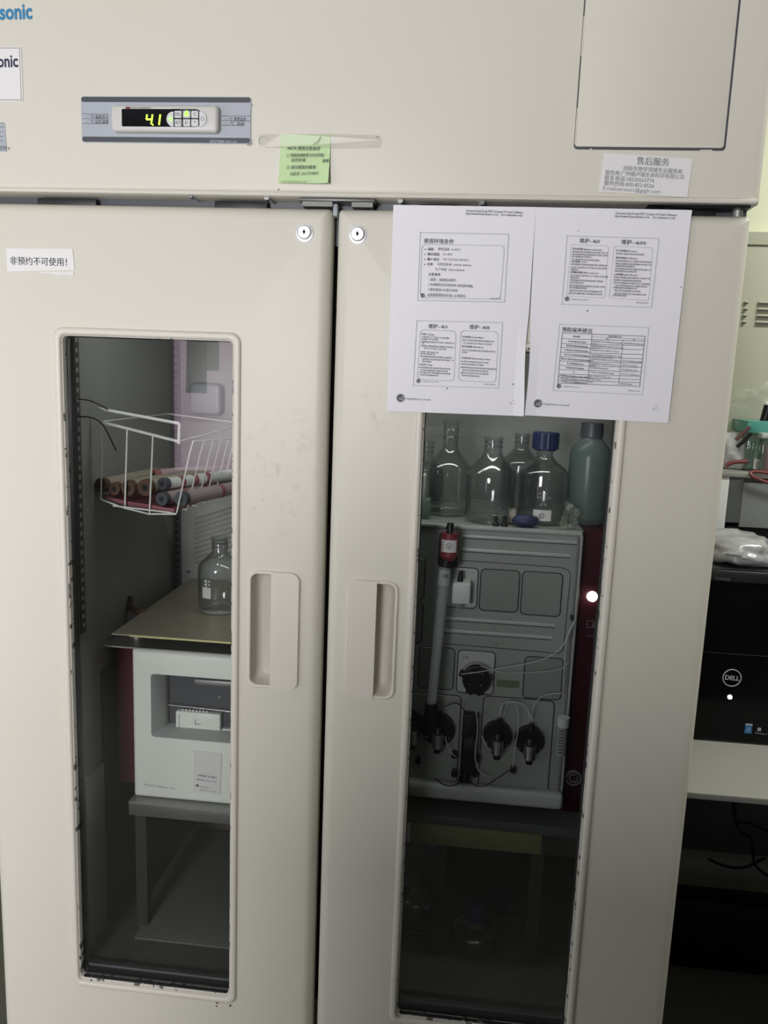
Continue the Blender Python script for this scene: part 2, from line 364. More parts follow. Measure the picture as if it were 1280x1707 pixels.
# left wall with the daylight window that lights the refrigerator
b = nb()
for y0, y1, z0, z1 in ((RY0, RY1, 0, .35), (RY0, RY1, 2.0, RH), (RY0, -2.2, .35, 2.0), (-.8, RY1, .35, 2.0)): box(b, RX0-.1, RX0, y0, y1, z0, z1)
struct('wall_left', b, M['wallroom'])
b = nb()
for y0, y1, z0, z1 in ((-2.2, -2.16, .35, 2), (-.84, -.8, .35, 2), (-2.16, -.84, .35, .39), (-2.16, -.84, 1.96, 2), (-1.52, -1.48, .39, 1.96)): box(b, RX0-.07, RX0-.02, y0, y1, z0, z1)
wn = struct('window_1', b, M['frame'])
b = nb(); box(b, RX0-.09, RX0-.08, -2.2, -.8, .35, 2.0); obj('daylight_pane', b, M['skyblue'], wn, 0)
# lilac curtained window on the wall behind the photographer, mirrored in the left pane
b = nb()
for x0, x1, z0, z1 in ((-1.64, -1.59, .95, 2.0), (-1.25, -1.2, .95, 2.0), (-1.6, -1.25, .95, 1.0), (-1.6, -1.25, 1.95, 2.0)): box(b, x0, x1, RY0, RY0+.04, z0, z1)
wn2 = struct('window_2', b, M['frame'])
b = nb(); box(b, -1.6, -1.25, RY0+.001, RY0+.01, 1.0, 1.95); obj('daylight_pane', b, M['lilac'], wn2, 0)
b = nb()
pts = [(-1.50+.01*math.sin(k), 1.74-k*.03) for k in range(11)]
for k in range(6): cyl(b, (-1.495+k*.018, RY0+.06, 1.42), (-1.49+k*.016, RY0+.06, 1.75), .013, .010, 10)
tag(obj('added_reflection_towel', b, M['plilac'], None), 'mauve towel added at the rear window to shape its reflection', 'towel')  # unseen, added as a darker shape in the mirrored lilac window
b = nb(); box(b, -1.42, -1.33, RY0+.045, RY0+.049, 1.54, 1.70); tag(obj('added_reflection_sheet', b, M['white'], None), 'white sheet added at the rear window to shape its reflection', 'paper')  # unseen, added as a pale shape in the same reflection
b = nb()
for x0, x1, z0, z1 in ((-1.19, -1.15, .9, 2.2), (-.29, -.25, .9, 2.2), (-1.15, -.29, .9, .94), (-1.15, -.29, 2.16, 2.2)): box(b, x0-.0, x1, RY0, RY0+.04, z0, z1)
wn3 = struct('window_3', b, M['frame'])
b = nb(); box(b, -1.15, -.29, RY0+.001, RY0+.01, .94, 2.16); obj('daylight_pane', b, M['skyblue'], wn3, 0)
# wainscot ledge on the right background wall
b = nb(); box(b, .62, RX1, RY1-.03, RY1, 1.905, 1.935); struct('trim_1', b, M['panelg'])
b = nb(); box(b, .45, RX1, RY1-.05, RY1, .20, .25); struct('trim_2', b, M['machlight'])

# ================================================================== REFRIGERATOR
fr = empty('refrigerator', (-.205, .3, 0), 'wide beige two-door laboratory refrigerator with two tall glass windows', 'refrigerator')
FX0, FX1, DT, HB = -.79, .3785, 1.790, 1.803      # outer sides, door top, header bottom
IX0, IX1, IYB, IZ0, IZ1 = -.663, .335, .53, .46, 1.765
# carcass
b = nb(); box(b, FX0+.004, FX0+.05, .066, .60, .06, 2.2, .004); obj('side_panel', b, M['paint'], fr)
b = nb(); box(b, FX1-.05, FX1-.004, .066, .60, .06, 2.2, .004); obj('side_panel', b, M['paint'], fr)
b = nb(); box(b, FX0+.05, FX1-.05, IYB+.02, .60, .06, 2.2); obj('back_panel', b, M['zinc'], fr)
b = nb(); box(b, FX0+.05, FX1-.05, .03, .60, 2.17, 2.2); obj('top_panel', b, M['paint'], fr)
b = nb(); box(b, FX0+.05, FX1-.05, .03, .58, .06, .12); obj('plinth', b, M['slate'], fr)
for x in (FX0+.1, FX1-.1):
    for y in (.12, .52):
        b = nb(); cyl(b, (x, y, 0), (x, y, .062), .022, n=16); obj('foot', b, M['blackp'], fr)
# liner
b = nb(); box(b, FX0+.05, IX0, .066, IYB, .44, IZ1+.02); obj('liner_wall', b, M['liner'], fr)
b = nb(); box(b, IX1, FX1-.05, .066, IYB, .44, IZ1+.02); obj('liner_wall', b, M['liner'], fr)
b = nb(); box(b, IX0-.02, IX1+.02, IYB, IYB+.02, .44, IZ1+.02); obj('liner_back', b, M['liner'], fr)
b = nb(); box(b, IX0-.02, IX1+.02, .066, IYB, .42, IZ0); obj('liner_floor', b, M['floorliner'], fr)  # floor colour darkened to hold the shade low in the liner
b = nb(); box(b, IX0+.0005, IX0+.005, .155, .525, IZ0, .98); obj('shade_side_board', b, M['shadesheet'], fr)  # added dark board in place of shade on the lower wall
b = nb(); box(b, -.587, -.27, .115, .49, IZ0, IZ0+.004, .001); obj('shade_floor_sheet', b, M['mat'], fr)  # added sheet, its grey stands for the shaded floor
b = nb(); box(b, IX0-.02, IX1+.02, .066, IYB, IZ1, IZ1+.02); obj('liner_ceiling', b, M['liner'], fr)
b = nb(); box(b, -.60, .28, .105, .155, 1.754, IZ1, .003); obj('interior_lamp', b, M['white'], fr)
b = nb(); box(b, FX0+.05, FX1-.05, .066, .09, .12, .45); obj('lower_front', b, M['paint'], fr)
b = nb(); box(b, -.235, -.185, .06, .12, .44, IZ1, .004); obj('centre_mullion', b, M['linerdark'], fr)
# shelf standards with slots
def standard(x, y, z0, z1, facing):
    b = nb()
    if facing == 'x': box(b, x, x+.004, y-.009, y+.009, z0, z1)
    else: box(b, x-.009, x+.009, y-.004, y, z0, z1)
    o = obj('shelf_rail', b, M['linerdark'], fr, 0)
    b = nb(); z = z0+.01
    while z < z1-.01:
        if facing == 'x': box(b, x+.004, x+.0046, y-.004, y+.004, z, z+.008)
        else: box(b, x-.004, x+.004, y-.0046, y-.004, z, z+.008)
        z += .0165
    s = obj('slot', b, M['liner' if facing == 'x' else 'black'], o, 0); s['kind'] = 'stuff'
standard(IX0, .088, 1.08, 1.60, 'x'); standard(IX0+.012, IYB, .95, 1.62, 'y')
standard(IX0+.012, IYB, .5, .72, 'y')
# pale side board low on the left liner wall
b = nb(); q = [P(147, 1290, .075), P(180, 1250, .075)]
box(b, IX0, IX0+.006, .075, .15, IZ0, .80); obj('side_board', b, M['machlight'], fr)
# louvred air grille and small box on the back liner
b = nb()
for k in range(10):
    z = 1.105+k*.0115
    quadslab(b, [(-.610, IYB-.001, z), (-.460, IYB-.001, z+.055), (-.460, IYB-.001, z+.060), (-.610, IYB-.001, z+.005)], -.003)
g = obj('grille_louvres', b, M['grille'], fr, 0); g['kind'] = 'stuff'
b = nb(); A = P(322, 690, IYB); B = P(374, 640, IYB)
plate(b, (A.x, B.x, A.z, B.z, .012), [], IYB-.03, IYB, .008); obj('sensor_box', b, M['grey'], fr)
for (u, v) in ((313, 955), (335, 950)):
    p = P(u, v, IYB); b = nb(); cyl(b, (p.x, IYB, p.z), (p.x+.004, IYB-.012, p.z+.006), .004, .0025, 10); obj('wall_clip', b, M['chrome'], fr)
b = nb(); tube(b, [P(217, 995, .29), P(217, 1010, .28), P(224, 1017, .27), P(240, 1020, .25)], .006, 8, smoothn=4)
obj('cable_hook', b, M['cork'], fr)
# header with rounded right edge and folded lower rim
b = nb()
plate(b, (FX0, FX1+.0065, HB, 2.2, .004), [], -.004, .06, .014, 5)
obj('header_panel', b, M['paint'], fr)
b = nb(); tube(b, [(FX0+.004, -.0035, HB+.0035), (FX1, -.0035, HB+.0035)], .0036, 8); obj('header_rim', b, M['gasket'], fr)
b = nb(); box(b, FX0+.01, FX1, .034, .066, 1.74, HB+.01); obj('header_recess', b, M['slate'], fr)
for x0, x1 in ((P(50, 328).x, P(150, 328).x), (P(350, 332).x, P(440, 332).x), (P(700, 338).x, P(765, 338).x), (P(1110, 345).x, P(1200, 345).x)):
    b = nb(); box(b, x0, x1, .02, .034, 1.788, 1.8005, .002); obj('recess_slot', b, M['black'], fr)
for u, v in ((320, 328), (447, 331), (668, 336), (803, 339)):
    p = P(u, v, .012); b = nb(); cyl(b, (p.x, .002, p.z), (p.x, .034, p.z), .0042, n=12); obj('bolt', b, M['chrome'], fr)
b = nb(); A = P(497, 330, 0); B = P(625, 338, 0)
box(b, A.x, B.x, -.001, .034, 1.7985, 1.8025, .001); box(b, A.x+.005, A.x+.05, .006, .03, 1.792, 1.7985); box(b, B.x-.035, B.x-.004, .006, .03, 1.792, 1.7985)
obj('centre_bracket', b, M['bracket'], fr)
b = nb(); box(b, -.2165, -.2090, .008, .03, 1.779, 1.797, .002); obj('centre_hinge_pin', b, M['grey'], fr)
b = nb(); quadslab(b, [(.235, .001, 1.8012), (.372, -.002, 1.8015), (.372, -.002, 1.7985), (.30, .002, 1.7975)], .03); obj('hinge_bracket', b, M['blackp'], fr)
b = nb(); cyl(b, (.362, .02, 1.785), (.362, .02, 1.80), .007, n=14); obj('hinge_pin', b, M['zinc'], fr)
# access panel in the header: a thin dark joint round a plate
AL, AR, AB = .1255, .3275, 1.8745
b = nb(); ring(b, (AL-.0012, AR+.0022, AB-.0028, 2.12, .005), (AL+.001, AR-.001, AB+.001, 2.117, .004), -.0046, .0, .0004); obj('access_joint', b, M['slate'], fr)
b = nb(); plate(b, (AL+.0006, AR-.0006, AB+.0006, 2.1165, .004), [], -.0058, -.003, .0012, 2); obj('access_panel', b, M['paint'], fr)
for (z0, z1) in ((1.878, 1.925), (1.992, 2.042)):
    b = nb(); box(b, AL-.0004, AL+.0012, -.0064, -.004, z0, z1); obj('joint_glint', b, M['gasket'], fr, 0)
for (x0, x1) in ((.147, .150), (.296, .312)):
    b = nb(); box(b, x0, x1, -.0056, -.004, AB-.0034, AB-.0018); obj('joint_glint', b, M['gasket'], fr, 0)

# printed maker name (cut by the frame) on the header
b = nb(); put_text(b, 'Panasonic', (P(57, 33).x, -.0046, P(57, 33).z), .0290, -1.0, .84, .03, align='RIGHT', res=3)
obj('brand_lettering', b, M['blue'], fr, 0)

# ---- control panel
cp = nb(); A = P(139, 239); B = P(420, 163.5)
plate(cp, (-.5945, -.3375, 1.8745, 1.9385, .005), [], -.0058, -.0042, .0006, 1)
cpo = obj('control_panel', cp, M['plate'], fr, label='grey control panel strip with dark bands')
for z0, z1 in ((1.9305, 1.9375), (1.8755, 1.8825)):
    b = nb(); plate(b, (-.5935, -.3385, z0, z1, .0028), [], -.0062, -.0056, .0002, 1); obj('dark_band', b, M['darkband'], cpo, 0)
for u0, u1, v in ((140, 184, 192), (140, 184, 200), (140, 184, 208), (371, 419, 195.5), (371, 419, 203.5), (371, 404, 211)):
    b = nb(); p0, p1 = P(u0, v), P(u1, v); box(b, p0.x, p1.x, -.0061, -.0057, p0.z-.0003, p0.z+.0003)
    obj('printed_rule', b, M['darkband'], cpo, 0)
b = nb()
text(b, '— ℃ 温度显示', 146, 198.8, 5.6, 0, .5, .9, .01, .0062); text(b, '— ℃ 设定温度', 146, 206.8, 5.6, 0, .5, .9, .01, .0062)
obj('panel_print', b, M['darkband'], cpo, 0); b = nb()
text(b, '— ℃ 报警温度', 377, 203, 5.6, 0, .5, .85, .01, .0062); text(b, '— ℃  风扇', 377, 211, 6.5, 0, .5, .9, .01, .0062)
obj('panel_print', b, M['darkband'], cpo, 0)
b = nb(); text(b, '医用冷藏箱 MEDICAL', 352, 239.5, 4.4, 0, .5, 1, .01, .0066); obj('band_print', b, M['plate'], cpo, 0)
b = nb()
x0, x1, z0, z1 = -.5435, -.383, 1.887, 1.9235
plate(b, (x0, x1, z0, z1, .006), [], -.018, -.004, .005, 4)
bz = obj('display_bezel', b, M['beige'], fr, label='raised beige bezel of the temperature controller')
b = nb(); plate(b, (P(203, 0).x+.0050, -.4385, 1.8935, 1.9175, .002), [], -.0186, -.017, .0004, 1); obj('display_window', b, M['screen'], bz, 0)
b = nb(); plate(b, (-.462, -.4045, 1.8935, 1.9178, .0118), [], -.0184, -.017, .0004, 1); obj('keypad_field', b, M['pcbezel'], bz, 0)
def seven(b, u0, v0, w_, h_, segs, Y=-.0188, wd=2.6, lean=2):
    pts = {'tl': (lean, 0), 'tr': (w_+lean, 0), 'ml': (lean/2, h_/2), 'mr': (w_+lean/2, h_/2), 'bl': (0, h_), 'br': (w_, h_)}
    S = {'a': ('tl', 'tr'), 'b': ('tr', 'mr'), 'c': ('mr', 'br'), 'd': ('bl', 'br'), 'e': ('ml', 'bl'), 'f': ('tl', 'ml'), 'g': ('ml', 'mr')}
    for s in segs:
        a, c = (Vector(pts[k]) for k in S[s]); d = (c-a).normalized()*1.3; a = a+d; c = c-d
        pa, pc = P(u0+a.x, v0+a.y, Y), P(u0+c.x, v0+c.y, Y)
        outline(b, [pa, pc], wd*.00092, .0003, closed=False)
b = nb(); seven(b, 243, 191, 9, 16, 'fgbc'); obj('digit', b, M['lcd'], bz, 0)
b = nb(); seven(b, 256, 191, 9, 17, 'bc'); obj('digit', b, M['lcd'], bz, 0)
b = nb(); p = P(254.5, 208, -.0188); box(b, p.x-.001, p.x+.001, -.019, -.0186, p.z-.001, p.z+.001); obj('decimal_point', b, M['lcd'], bz, 0)
for i, u in enumerate((297, 311.5, 325)):
    for j, v in enumerate((191, 205)):
        p = P(u, v, -.0186); b = nb(); lit = (i == 1 and j == 0)
        plate(b, (p.x-.0053, p.x+.0053, p.z-.0048, p.z+.0048, .0012), [], -.0202, -.018, .0006, 1)
        k = obj('button', b, M['button'], bz, 0)
        b = nb(); put_text(b, (('SEL', '▲', 'C'), ('SET', 'D', '*'))[j][i], (p.x, -.0204, p.z-.002), .0062 if not lit else .01, 0, 1, .01, align='CENTER')
        obj('button_symbol', b, M['greenlit'] if lit else M['darkband'], k, 0)
for sgn, u in ((-1, 284.5), (1, 338)):
    p = P(u, 199, -.0186); b = nb()
    pts = [(p.x-sgn*.0045, p.z+.0105), (p.x-sgn*.0045, p.z-.0105)] + [(p.x-sgn*.004+sgn*.0098*math.sin(t), p.z-.0102*math.cos(t)) for t in [PI*k/10 for k in range(11)]]
    quadslab(b, [(x, -.0202, z) for x, z in pts], .002)
    k = obj('button', b, M['button'], bz, 0)
    b = nb(); put_text(b, 'G' if sgn < 0 else 'O', (p.x, -.0206, p.z-.003), .009, 0, 1, .02, align='CENTER'); obj('button_symbol', b, M['greenlit'] if sgn < 0 else M['grey'], k, 0)
b = nb(); lg = P(213, 179.5, -.0186); p = lg
for k in range(1): cyl(b, (p.x, -.0186, p.z), (p.x, -.0178, p.z), .0022, n=16)
bmesh.ops.scale(b, vec=(1.8, 1, .7), verts=b.verts, space=Matrix.Translation((-p.x, 0, -p.z)))
obj('bezel_emblem', b, M['red'], bz, 0)
b = nb(); text(b, 'AUTO CONTROL', 219, 181.5, 4, -.018, .3, .9, .015, .0008); obj('bezel_print', b, M['inkg'], bz, 0)

# ---- doors
def door(x0, x1, win, hand, lockp, flap_left):
    """beige door plate with window cut-out, frame, pane, recessed handle and lock"""
    wx0, wx1, wz0, wz1 = win; hx0, hx1, hz0, hz1 = hand
    b = nb()
    plate(b, (x0, x1, .10, DT, .008), [(wx0+.004, wx1-.004, wz0+.004, wz1-.004, .012), (hx0+.004, hx1-.004, hz0+.004, hz1-.004, .012)], 0, .030, .018, 6)
    d = obj('door', b, M['paint'], fr, 30)
    b = nb(); plate(b, (x0+.006, x1-.006, .11, DT-.006, .006), [(wx0-.010, wx1+.004, wz0+.002, wz1-.002, .01)], .030, .064, .002, 2); obj('door_seal', b, M['linerdark'], d)
    b = nb(); ring(b, (wx0, wx1, wz0, wz1, .016), (wx0+.0115, wx1-.0115, wz0+.0115, wz1-.0115, .009), -.0045, .014, .003); obj('window_frame', b, M['gasket'], d, 50)
    b = nb(); ring(b, (wx0+.0112, wx1-.0112, wz0+.011, wz1-.011, .009), (wx0+.0135, wx1-.0135, wz0+.0165, wz1-.013, .007), .0005, .012, .001); obj('window_sealant', b, M['flake'], d, 50)
    b = nb(); box(b, wx0+.013, wx1-.013, .002, .0098, wz0+.0115, wz0+.0175, .001); obj('bottom_sealant', b, M['seal'], d, 50)
    b = nb(); box(b, wx0+.010, wx1-.010, .010, .013, wz0+.010, wz1-.010); obj('glass_pane', b, M['pane'], d, 0)
    b = nb(); ring(b, (wx0+.008, wx1-.008, wz0+.008, wz1-.008, .008), (wx0+.0138, wx1-.0138, wz0+.017, wz1-.0138, .005), .0135, .029, .001); obj('glass_spacer', b, M['black'], d)
    b = nb(); ring(b, (wx0+.0120, wx1-.0120, wz0+.0168, wz1-.0120, .006), (wx0+.0139, wx1-.0139, wz0+.022, wz1-.0139, .005), .028, .033, .001); obj('inner_trim', b, M['slate'], d)
    # handle
    b = nb(); ring(b, (hx0, hx1, hz0, hz1, .016), (hx0+.0055, hx1-.0055, hz0+.0055, hz1-.0055, .011), -.0032, .006, .0018)
    h = obj('handle', b, M['gasket'], d, 50)
    b = nb()
    L = [loop(b, rr(hx0+i, hx1-i, hz0+i, hz1-i, .012), y) for i, y in ((.005, .0), (.007, .016), (.012, .0255), (.016, .0285))]
    for a, c in zip(L, L[1:]): bridge(b, a, c)
    b.faces.new(L[-1]); bmesh.ops.reverse_faces(b, faces=b.faces)
    me_o = obj('handle_pocket', b, M['gasket'], d, 50)
    mid = (hx0+hx1)/2 + (.002 if flap_left else -.004)
    fx0, fx1 = (hx0+.0015, mid+.004) if flap_left else (mid, hx1-.0015)
    b = nb(); pts = []
    full = rr(hx0+.0012, hx1-.0012, hz0+.0012, hz1-.0012, .014)
    pts = [(min(max(x, fx0), fx1), z) for x, z in full]
    A = loop(b, pts, -.0048); Bk = loop(b, pts, .002)
    bridge(b, A, Bk)
    b.faces.new(A); b.faces.new(Bk[::-1]); bmesh.ops.remove_doubles(b, verts=b.verts, dist=1e-5)
    obj('handle_flap', b, M['gasket'], d, 20)
    # lock
    p = lockp; b = nb()
    lathe(b, (0, 0, 0), [(0, 0), (.0085, 0), (.0098, .0012), (.0105, .004), (.0128, .0044), (.0132, .006)], 32)
    bmesh.ops.rotate(b, cent=(0, 0, 0), matrix=Matrix.Rotation(-PI/2, 3, 'X'), verts=b.verts)
    bmesh.ops.translate(b, vec=(p.x, -.006, p.z), verts=b.verts)
    lk = obj('lock', b, M['lock'], d, 25)
    b = nb(); cyl(b, (p.x, -.0064, p.z+.0004), (p.x, -.0058, p.z+.0004), .0022, n=14); box(b, p.x-.0009, p.x+.0009, -.0064, -.0058, p.z-.0034, p.z+.0038); obj('keyhole', b, M['black'], d, 0)
    b = nb(); annulus(b, (p.x, -.0001, p.z), .0125, .0142, .0004); obj('lock_ring', b, M['zinc'], d, 0)
    return d
LW = (-.6505, -.3510, .449, 1.6055); RW = (-.0800, .2300, .449, 1.6055)
door(FX0, -.2165, LW, (P(414, 0).x*0-.3365, -.2515, 1.0405, 1.2365), P(508, 388), False)
door(-.2085, FX1, RW, (-.1755, -.0945, 1.0365, 1.2325), P(596.5, 391), True)
# worn specks along the frames
b = nb()
for u, v in ((152, 1634), (362, 1666), (362, 1671), (361, 1677), (384, 1676)): 
    p = P(u, v); cyl(b, (p.x, -.0008, p.z), (p.x, .0, p.z), .0022*rnd.uniform(.6, 1.2), n=7)
st = obj('rust_stain', b, M['cork'], fr, 0); st['kind'] = 'stuff'

# ================================================================== THINGS STUCK ON THE REFRIGERATOR
def flat(name, pix, Y, th, m, label, cat, group=None):
    b = nb(); quadslab(b, [P(u, v, Y) for u, v in pix], th)
    return tag(obj(name, b, m, None, 0), label, cat, group)
# name plate label at the left edge
b = nb(); plate(b, (P(-90, 90).x, P(38, 90).x+.0008, P(38, 171).z, P(38, 80).z, .003), [], -.0052, -.0041, .0003, 1)
s = tag(obj('name_sticker', b, M['paperb'], None, 0), 'white rounded maker label at the left end of the refrigerator header', 'sticker')
b = nb(); xr = P(36, 90).x
outline(b, [Vector((xr-.1, -.0055, P(38, 82.5).z)), Vector((xr, -.0055, P(38, 82.5).z)), Vector((xr, -.0055, P(38, 168.5).z)), Vector((xr-.1, -.0055, P(38, 168.5).z))], .0008, .0003, closed=False)
obj('sticker_border', b, M['inkg'], s, 0)
b = nb(); put_text(b, 'Panasonic', (P(31, 111.5, -.005).x, -.0056, P(31, 111.5, -.005).z), .0240, -.8, .80, .022, align='RIGHT', res=3); obj('printed_name', b, M['navy'], s, 0)
s = flat('rating_sticker', [(-40, 203), (8, 205), (11, 253), (-40, 251)], -.0048, .0006, M['plate'], 'small grey ruled specification label below the maker label', 'sticker')
b = nb()
for v in (206, 213, 221, 229, 236, 245): p0, p1 = P(-39, v), P(8.5, v); box(b, p0.x, p1.x, -.0052, -.0048, p0.z-.0004, p0.z+.0004)
text(b, '规格型号 电源 制冷剂 4', -38, 251, 6, 0, 0, .8, .01, .0053); obj('printed_rules', b, M['inkg'], s, 0)

# reservation sticker
s = flat('notice_strip', [(10, 414), (121, 415), (124, 450), (12, 453)], -.0012, .001, M['paperb'], 'white printed strip with a warning sentence, stuck on the left door', 'sign')
b = nb(); text(b, '非预约不可使用！', 17, 440, 12.4, 0, .2, .96, .004, .0016, res=2); obj('printed_text', b, M['ink'], s, 0)
b = nb()
for k in range(12):
    u = 62+k*5; quadslab(b, [P(u, 453.4, -.0008), P(u+5.2, 453.0, -.0008), P(u+5.2, 454+rnd.uniform(0, 3)+k*.4, -.0008), P(u, 454+rnd.uniform(0, 3)+k*.4, -.0008)], .0006)
obj('torn_remnant', b, M['paperb'], s, 0)
# after-sales label
s = flat('service_label', [(1007, 255), (1154.5, 264.5), (1145.5, 329), (997.5, 319)], -.0052, .0008, M['paperb'], 'tilted white after-sales contact label under the access panel', 'sticker')
b = nb(); R0 = 2.8
for t, u, v, h, sx, bo in (('售后服务', 1060, 273, 12, .98, .012), ('创新生物学领域专业服务商', 1038, 283.5, 7.6, .94, .004), ('服务商:广州格卢瑞生命科学有限公司', 1008, 290.5, 7.4, .96, .004), ('联系电话:18520563774', 1007, 299.5, 7.6, .98, .004), ('服务热线:400-852-8526', 1006, 308, 7.6, .98, .004), ('E-mail:service1@gzglr.com', 1004, 316.5, 7.8, 1.0, 0)):
    text(b, t, u, v, h, -.0052, R0, sx, bo, .0006, res=2)
obj('printed_text', b, M['inkg'], s, 0)

# green note with a loose lower edge
b = nb(); n = 8
g0 = [P(468, 224, -.005), P(551, 224, -.005), P(549, 308, -.005), P(465, 306, -.005)]
gr = []
for j in range(n+1):
    row = []
    for i in range(n+1):
        s_, t_ = i/n, j/n
        p = (g0[0]*(1-s_)+g0[1]*s_)*(1-t_)+(g0[3]*(1-s_)+g0[2]*s_)*t_
        row.append(b.verts.new((p.x, -.005-.006*t_**2-.006*(max(0, s_-.6)/.4)**2*t_**2, p.z)))
    gr.append(row)
for j in range(n):
    for i in range(n): b.faces.new((gr[j][i], gr[j][i+1], gr[j+1][i+1], gr[j+1][i]))
thicken(b, gr, .0008)
nt_ = tag(obj('sticky_note', b, M['sticky'], None, 40), 'green handwritten sticky note taped under the header, left of centre', 'note')
b = nb()
def warp_text(t, u, v, h, rot, sx, bo):
    text(b, t, u, v, h, -.0062-.006*((v-224)/84)**2, rot, sx, bo, .002, slant=.25)
for a in (('AKTA 使用注意事项', 478, 250, 6.2, .5, .92, .006), ('① 使用前清检查 30分(冷却)', 477, 262, 5.8, -1, .82, .006), ('是否停滞', 485, 270, 5.8, -1, .95, .006), ('使用', 537, 271, 5.6, -1, .9, .006), ('② 有问题及时联系', 477, 282, 6.0, -1, .92, .006), ('刘老师. 13617708815', 483, 293.5, 6.2, -3, .80, .0)): warp_text(*a)
obj('handwriting', b, M['penink'], nt_, 0)
b = nb(); text(b, '广州格卢瑞生命科学有限公司 联系', 468, 304, 3, -.0112, .5, .9, .006, .002); obj('footer_print', b, M['noteback'], nt_, 0)
# clear tape over the note
b = nb()
tp = [P(428, 226, -.0056), P(433, 223.5, -.0056), P(470, 223, -.0095), P(551, 223, -.0095), P(632, 225, -.0056), P(637, 234, -.0056), P(633, 246, -.0056), P(553, 247, -.0095), P(470, 246, -.0095), P(434, 246, -.0056)]
quadslab(b, tp, .0003)
tpo = tag(obj('clear_tape', b, M['tape'], None, 0), 'strip of clear tape holding the green note to the header', 'tape')
b = nb()
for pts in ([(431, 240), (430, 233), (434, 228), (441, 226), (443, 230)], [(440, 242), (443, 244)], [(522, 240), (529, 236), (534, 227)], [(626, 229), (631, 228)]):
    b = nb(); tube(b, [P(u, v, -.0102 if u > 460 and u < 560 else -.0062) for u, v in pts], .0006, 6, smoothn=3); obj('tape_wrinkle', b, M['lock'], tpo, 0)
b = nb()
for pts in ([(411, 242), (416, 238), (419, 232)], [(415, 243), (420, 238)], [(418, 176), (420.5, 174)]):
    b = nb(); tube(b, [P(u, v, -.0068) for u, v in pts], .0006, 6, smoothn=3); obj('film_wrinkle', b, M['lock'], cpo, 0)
p = P(465, 317); b = nb(); cyl(b, (p.x, -.0048, p.z), (p.x, -.004, p.z), .001, n=8); obj('paint_chip', b, M['black'], fr, 0)

# ---- the two printed sheets
FILL = '检查清洗更换系统管路过滤器使用前后用超纯水冲洗柱子保持泵头无气泡压力正常定期校准紫外检测器电导率池阀门转子密封圈请勿长时间存放缓冲液乙醇保护'
def greek(n): 
    k = rnd.randrange(len(FILL)); return ''.join(FILL[(k+i) % len(FILL)] for i in range(n))
def sheet(corners, bend, label, nm='paper_sheet'):
    """corners TL TR BR BL in pixels; a paper grid slightly lifted at its free lower edge"""
    b = nb(); NX, NY = 14, 18; c = [P(u, v, -.004) for u, v in corners]; G = []
    for j in range(NY+1):
        row = []
        for i in range(NX+1):
            s_, t_ = i/NX, j/NY
            p = (c[0]*(1-s_)+c[1]*s_)*(1-t_)+(c[3]*(1-s_)+c[2]*s_)*t_
            x, y, z = bend(s_, t_, p); row.append(b.verts.new((x, y, z)))
        G.append(row)
    for j in range(NY):
        for i in range(NX): b.faces.new((G[j][i], G[j][i+1], G[j+1][i+1], G[j+1][i]))
    thicken(b, G, .0004)
    return tag(obj(nm, b, M['paper'], None, 0), label, 'paper')
def bl(s_, t_, p):
    dx = -.0018*math.sin((t_-.5)*9) if s_ == 1 and t_ > .5 else 0
    return p.x+dx, -.0060-.0004*t_*t_-.003*max(0, s_-.93)/.07*max(0, t_-.5)/.5, p.z
def brr(s_, t_, p):
    dx = .0022*math.sin((t_-.5)*7) if s_ == 0 and t_ > .5 else 0
    return p.x+dx, -.0056-.0006*t_*t_-.002*max(0, .05-s_)/.05*max(0, t_-.5)/.5, p.z
LSH = sheet([(656, 342), (893, 345.7), (870.5, 693.5), (645, 685)], bl, 'left of two white manual pages taped over the right window')
RSH = sheet([(893, 345.7), (1153, 350.5), (1113, 705), (875, 692)], brr, 'right of two white manual pages, with a table of maintenance advice')
YT = -.0070
def rule(b, pix, wpx=1.0, closed=True): outline(b, [P(u, v, YT) for u, v in pix], wpx*.00092, .0003, closed=closed)
def rbox(b, q, r=8, wpx=.9):
    """rounded outline inside the quad q (TL,TR,BR,BL)"""
    pts = []
    c = [Vector(x) for x in q]
    for i in range(4):
        a, o, d = c[i-1], c[i], c[(i+1) % 4]; ia = o+(a-o).normalized()*r; id_ = o+(d-o).normalized()*r
        for k in range(5):
            t = k/4; pts.append(tuple(ia*(1-t)**2+o*2*t*(1-t)+id_*t*t))
    rule(b, pts, wpx)
def monogram(parent, u, v, r, small=False):
    p = P(u, v, YT); R_ = r*.00092
    b = nb(); disk(b, (p.x, p.y, p.z), R_, .0004); o = obj('emblem', b, M['ink'], parent, 0)
    b = nb(); annulus(b, (p.x, p.y-.0003, p.z), R_*.80, R_*.87, .0002)
    put_text(b, 'GE', (p.x, p.y-.0003, p.z-R_*.42), R_*1.15, 2, .8, -.005 if small else .0, align='CENTER', slant=.3, res=2)
    obj('emblem_letters', b, M['paper'], parent, 0)
def foot(b, u, v, s=1.0, rot=2.0): text(b, 'imagination at work', u+1, v, 5.6*s, YT, rot, .92, 0, .0003)
def card_foot(parent, b, ul, vl, ur, vr, rot):
    monogram(parent, ul, vl, 3.6, True); foot(b, ul+6, vl+1.4, .62, rot); text(b, '操作维护培训手册', ur-20, vr, 2.6, YT, rot, .9, 0, .0003)
b = nb(); bg = nb(); bl_ = nb()
hdr = ['Generated by Foxit PDF Creator © Foxit Software', 'http://www.foxitsoftware.com    For evaluation only.']
text(b, hdr[0], 776, 352.8, 4.9, YT, .9, .87, .006, .0003); text(b, hdr[1], 776, 357.6, 4.9, YT, .9, .84, .006, .0003)
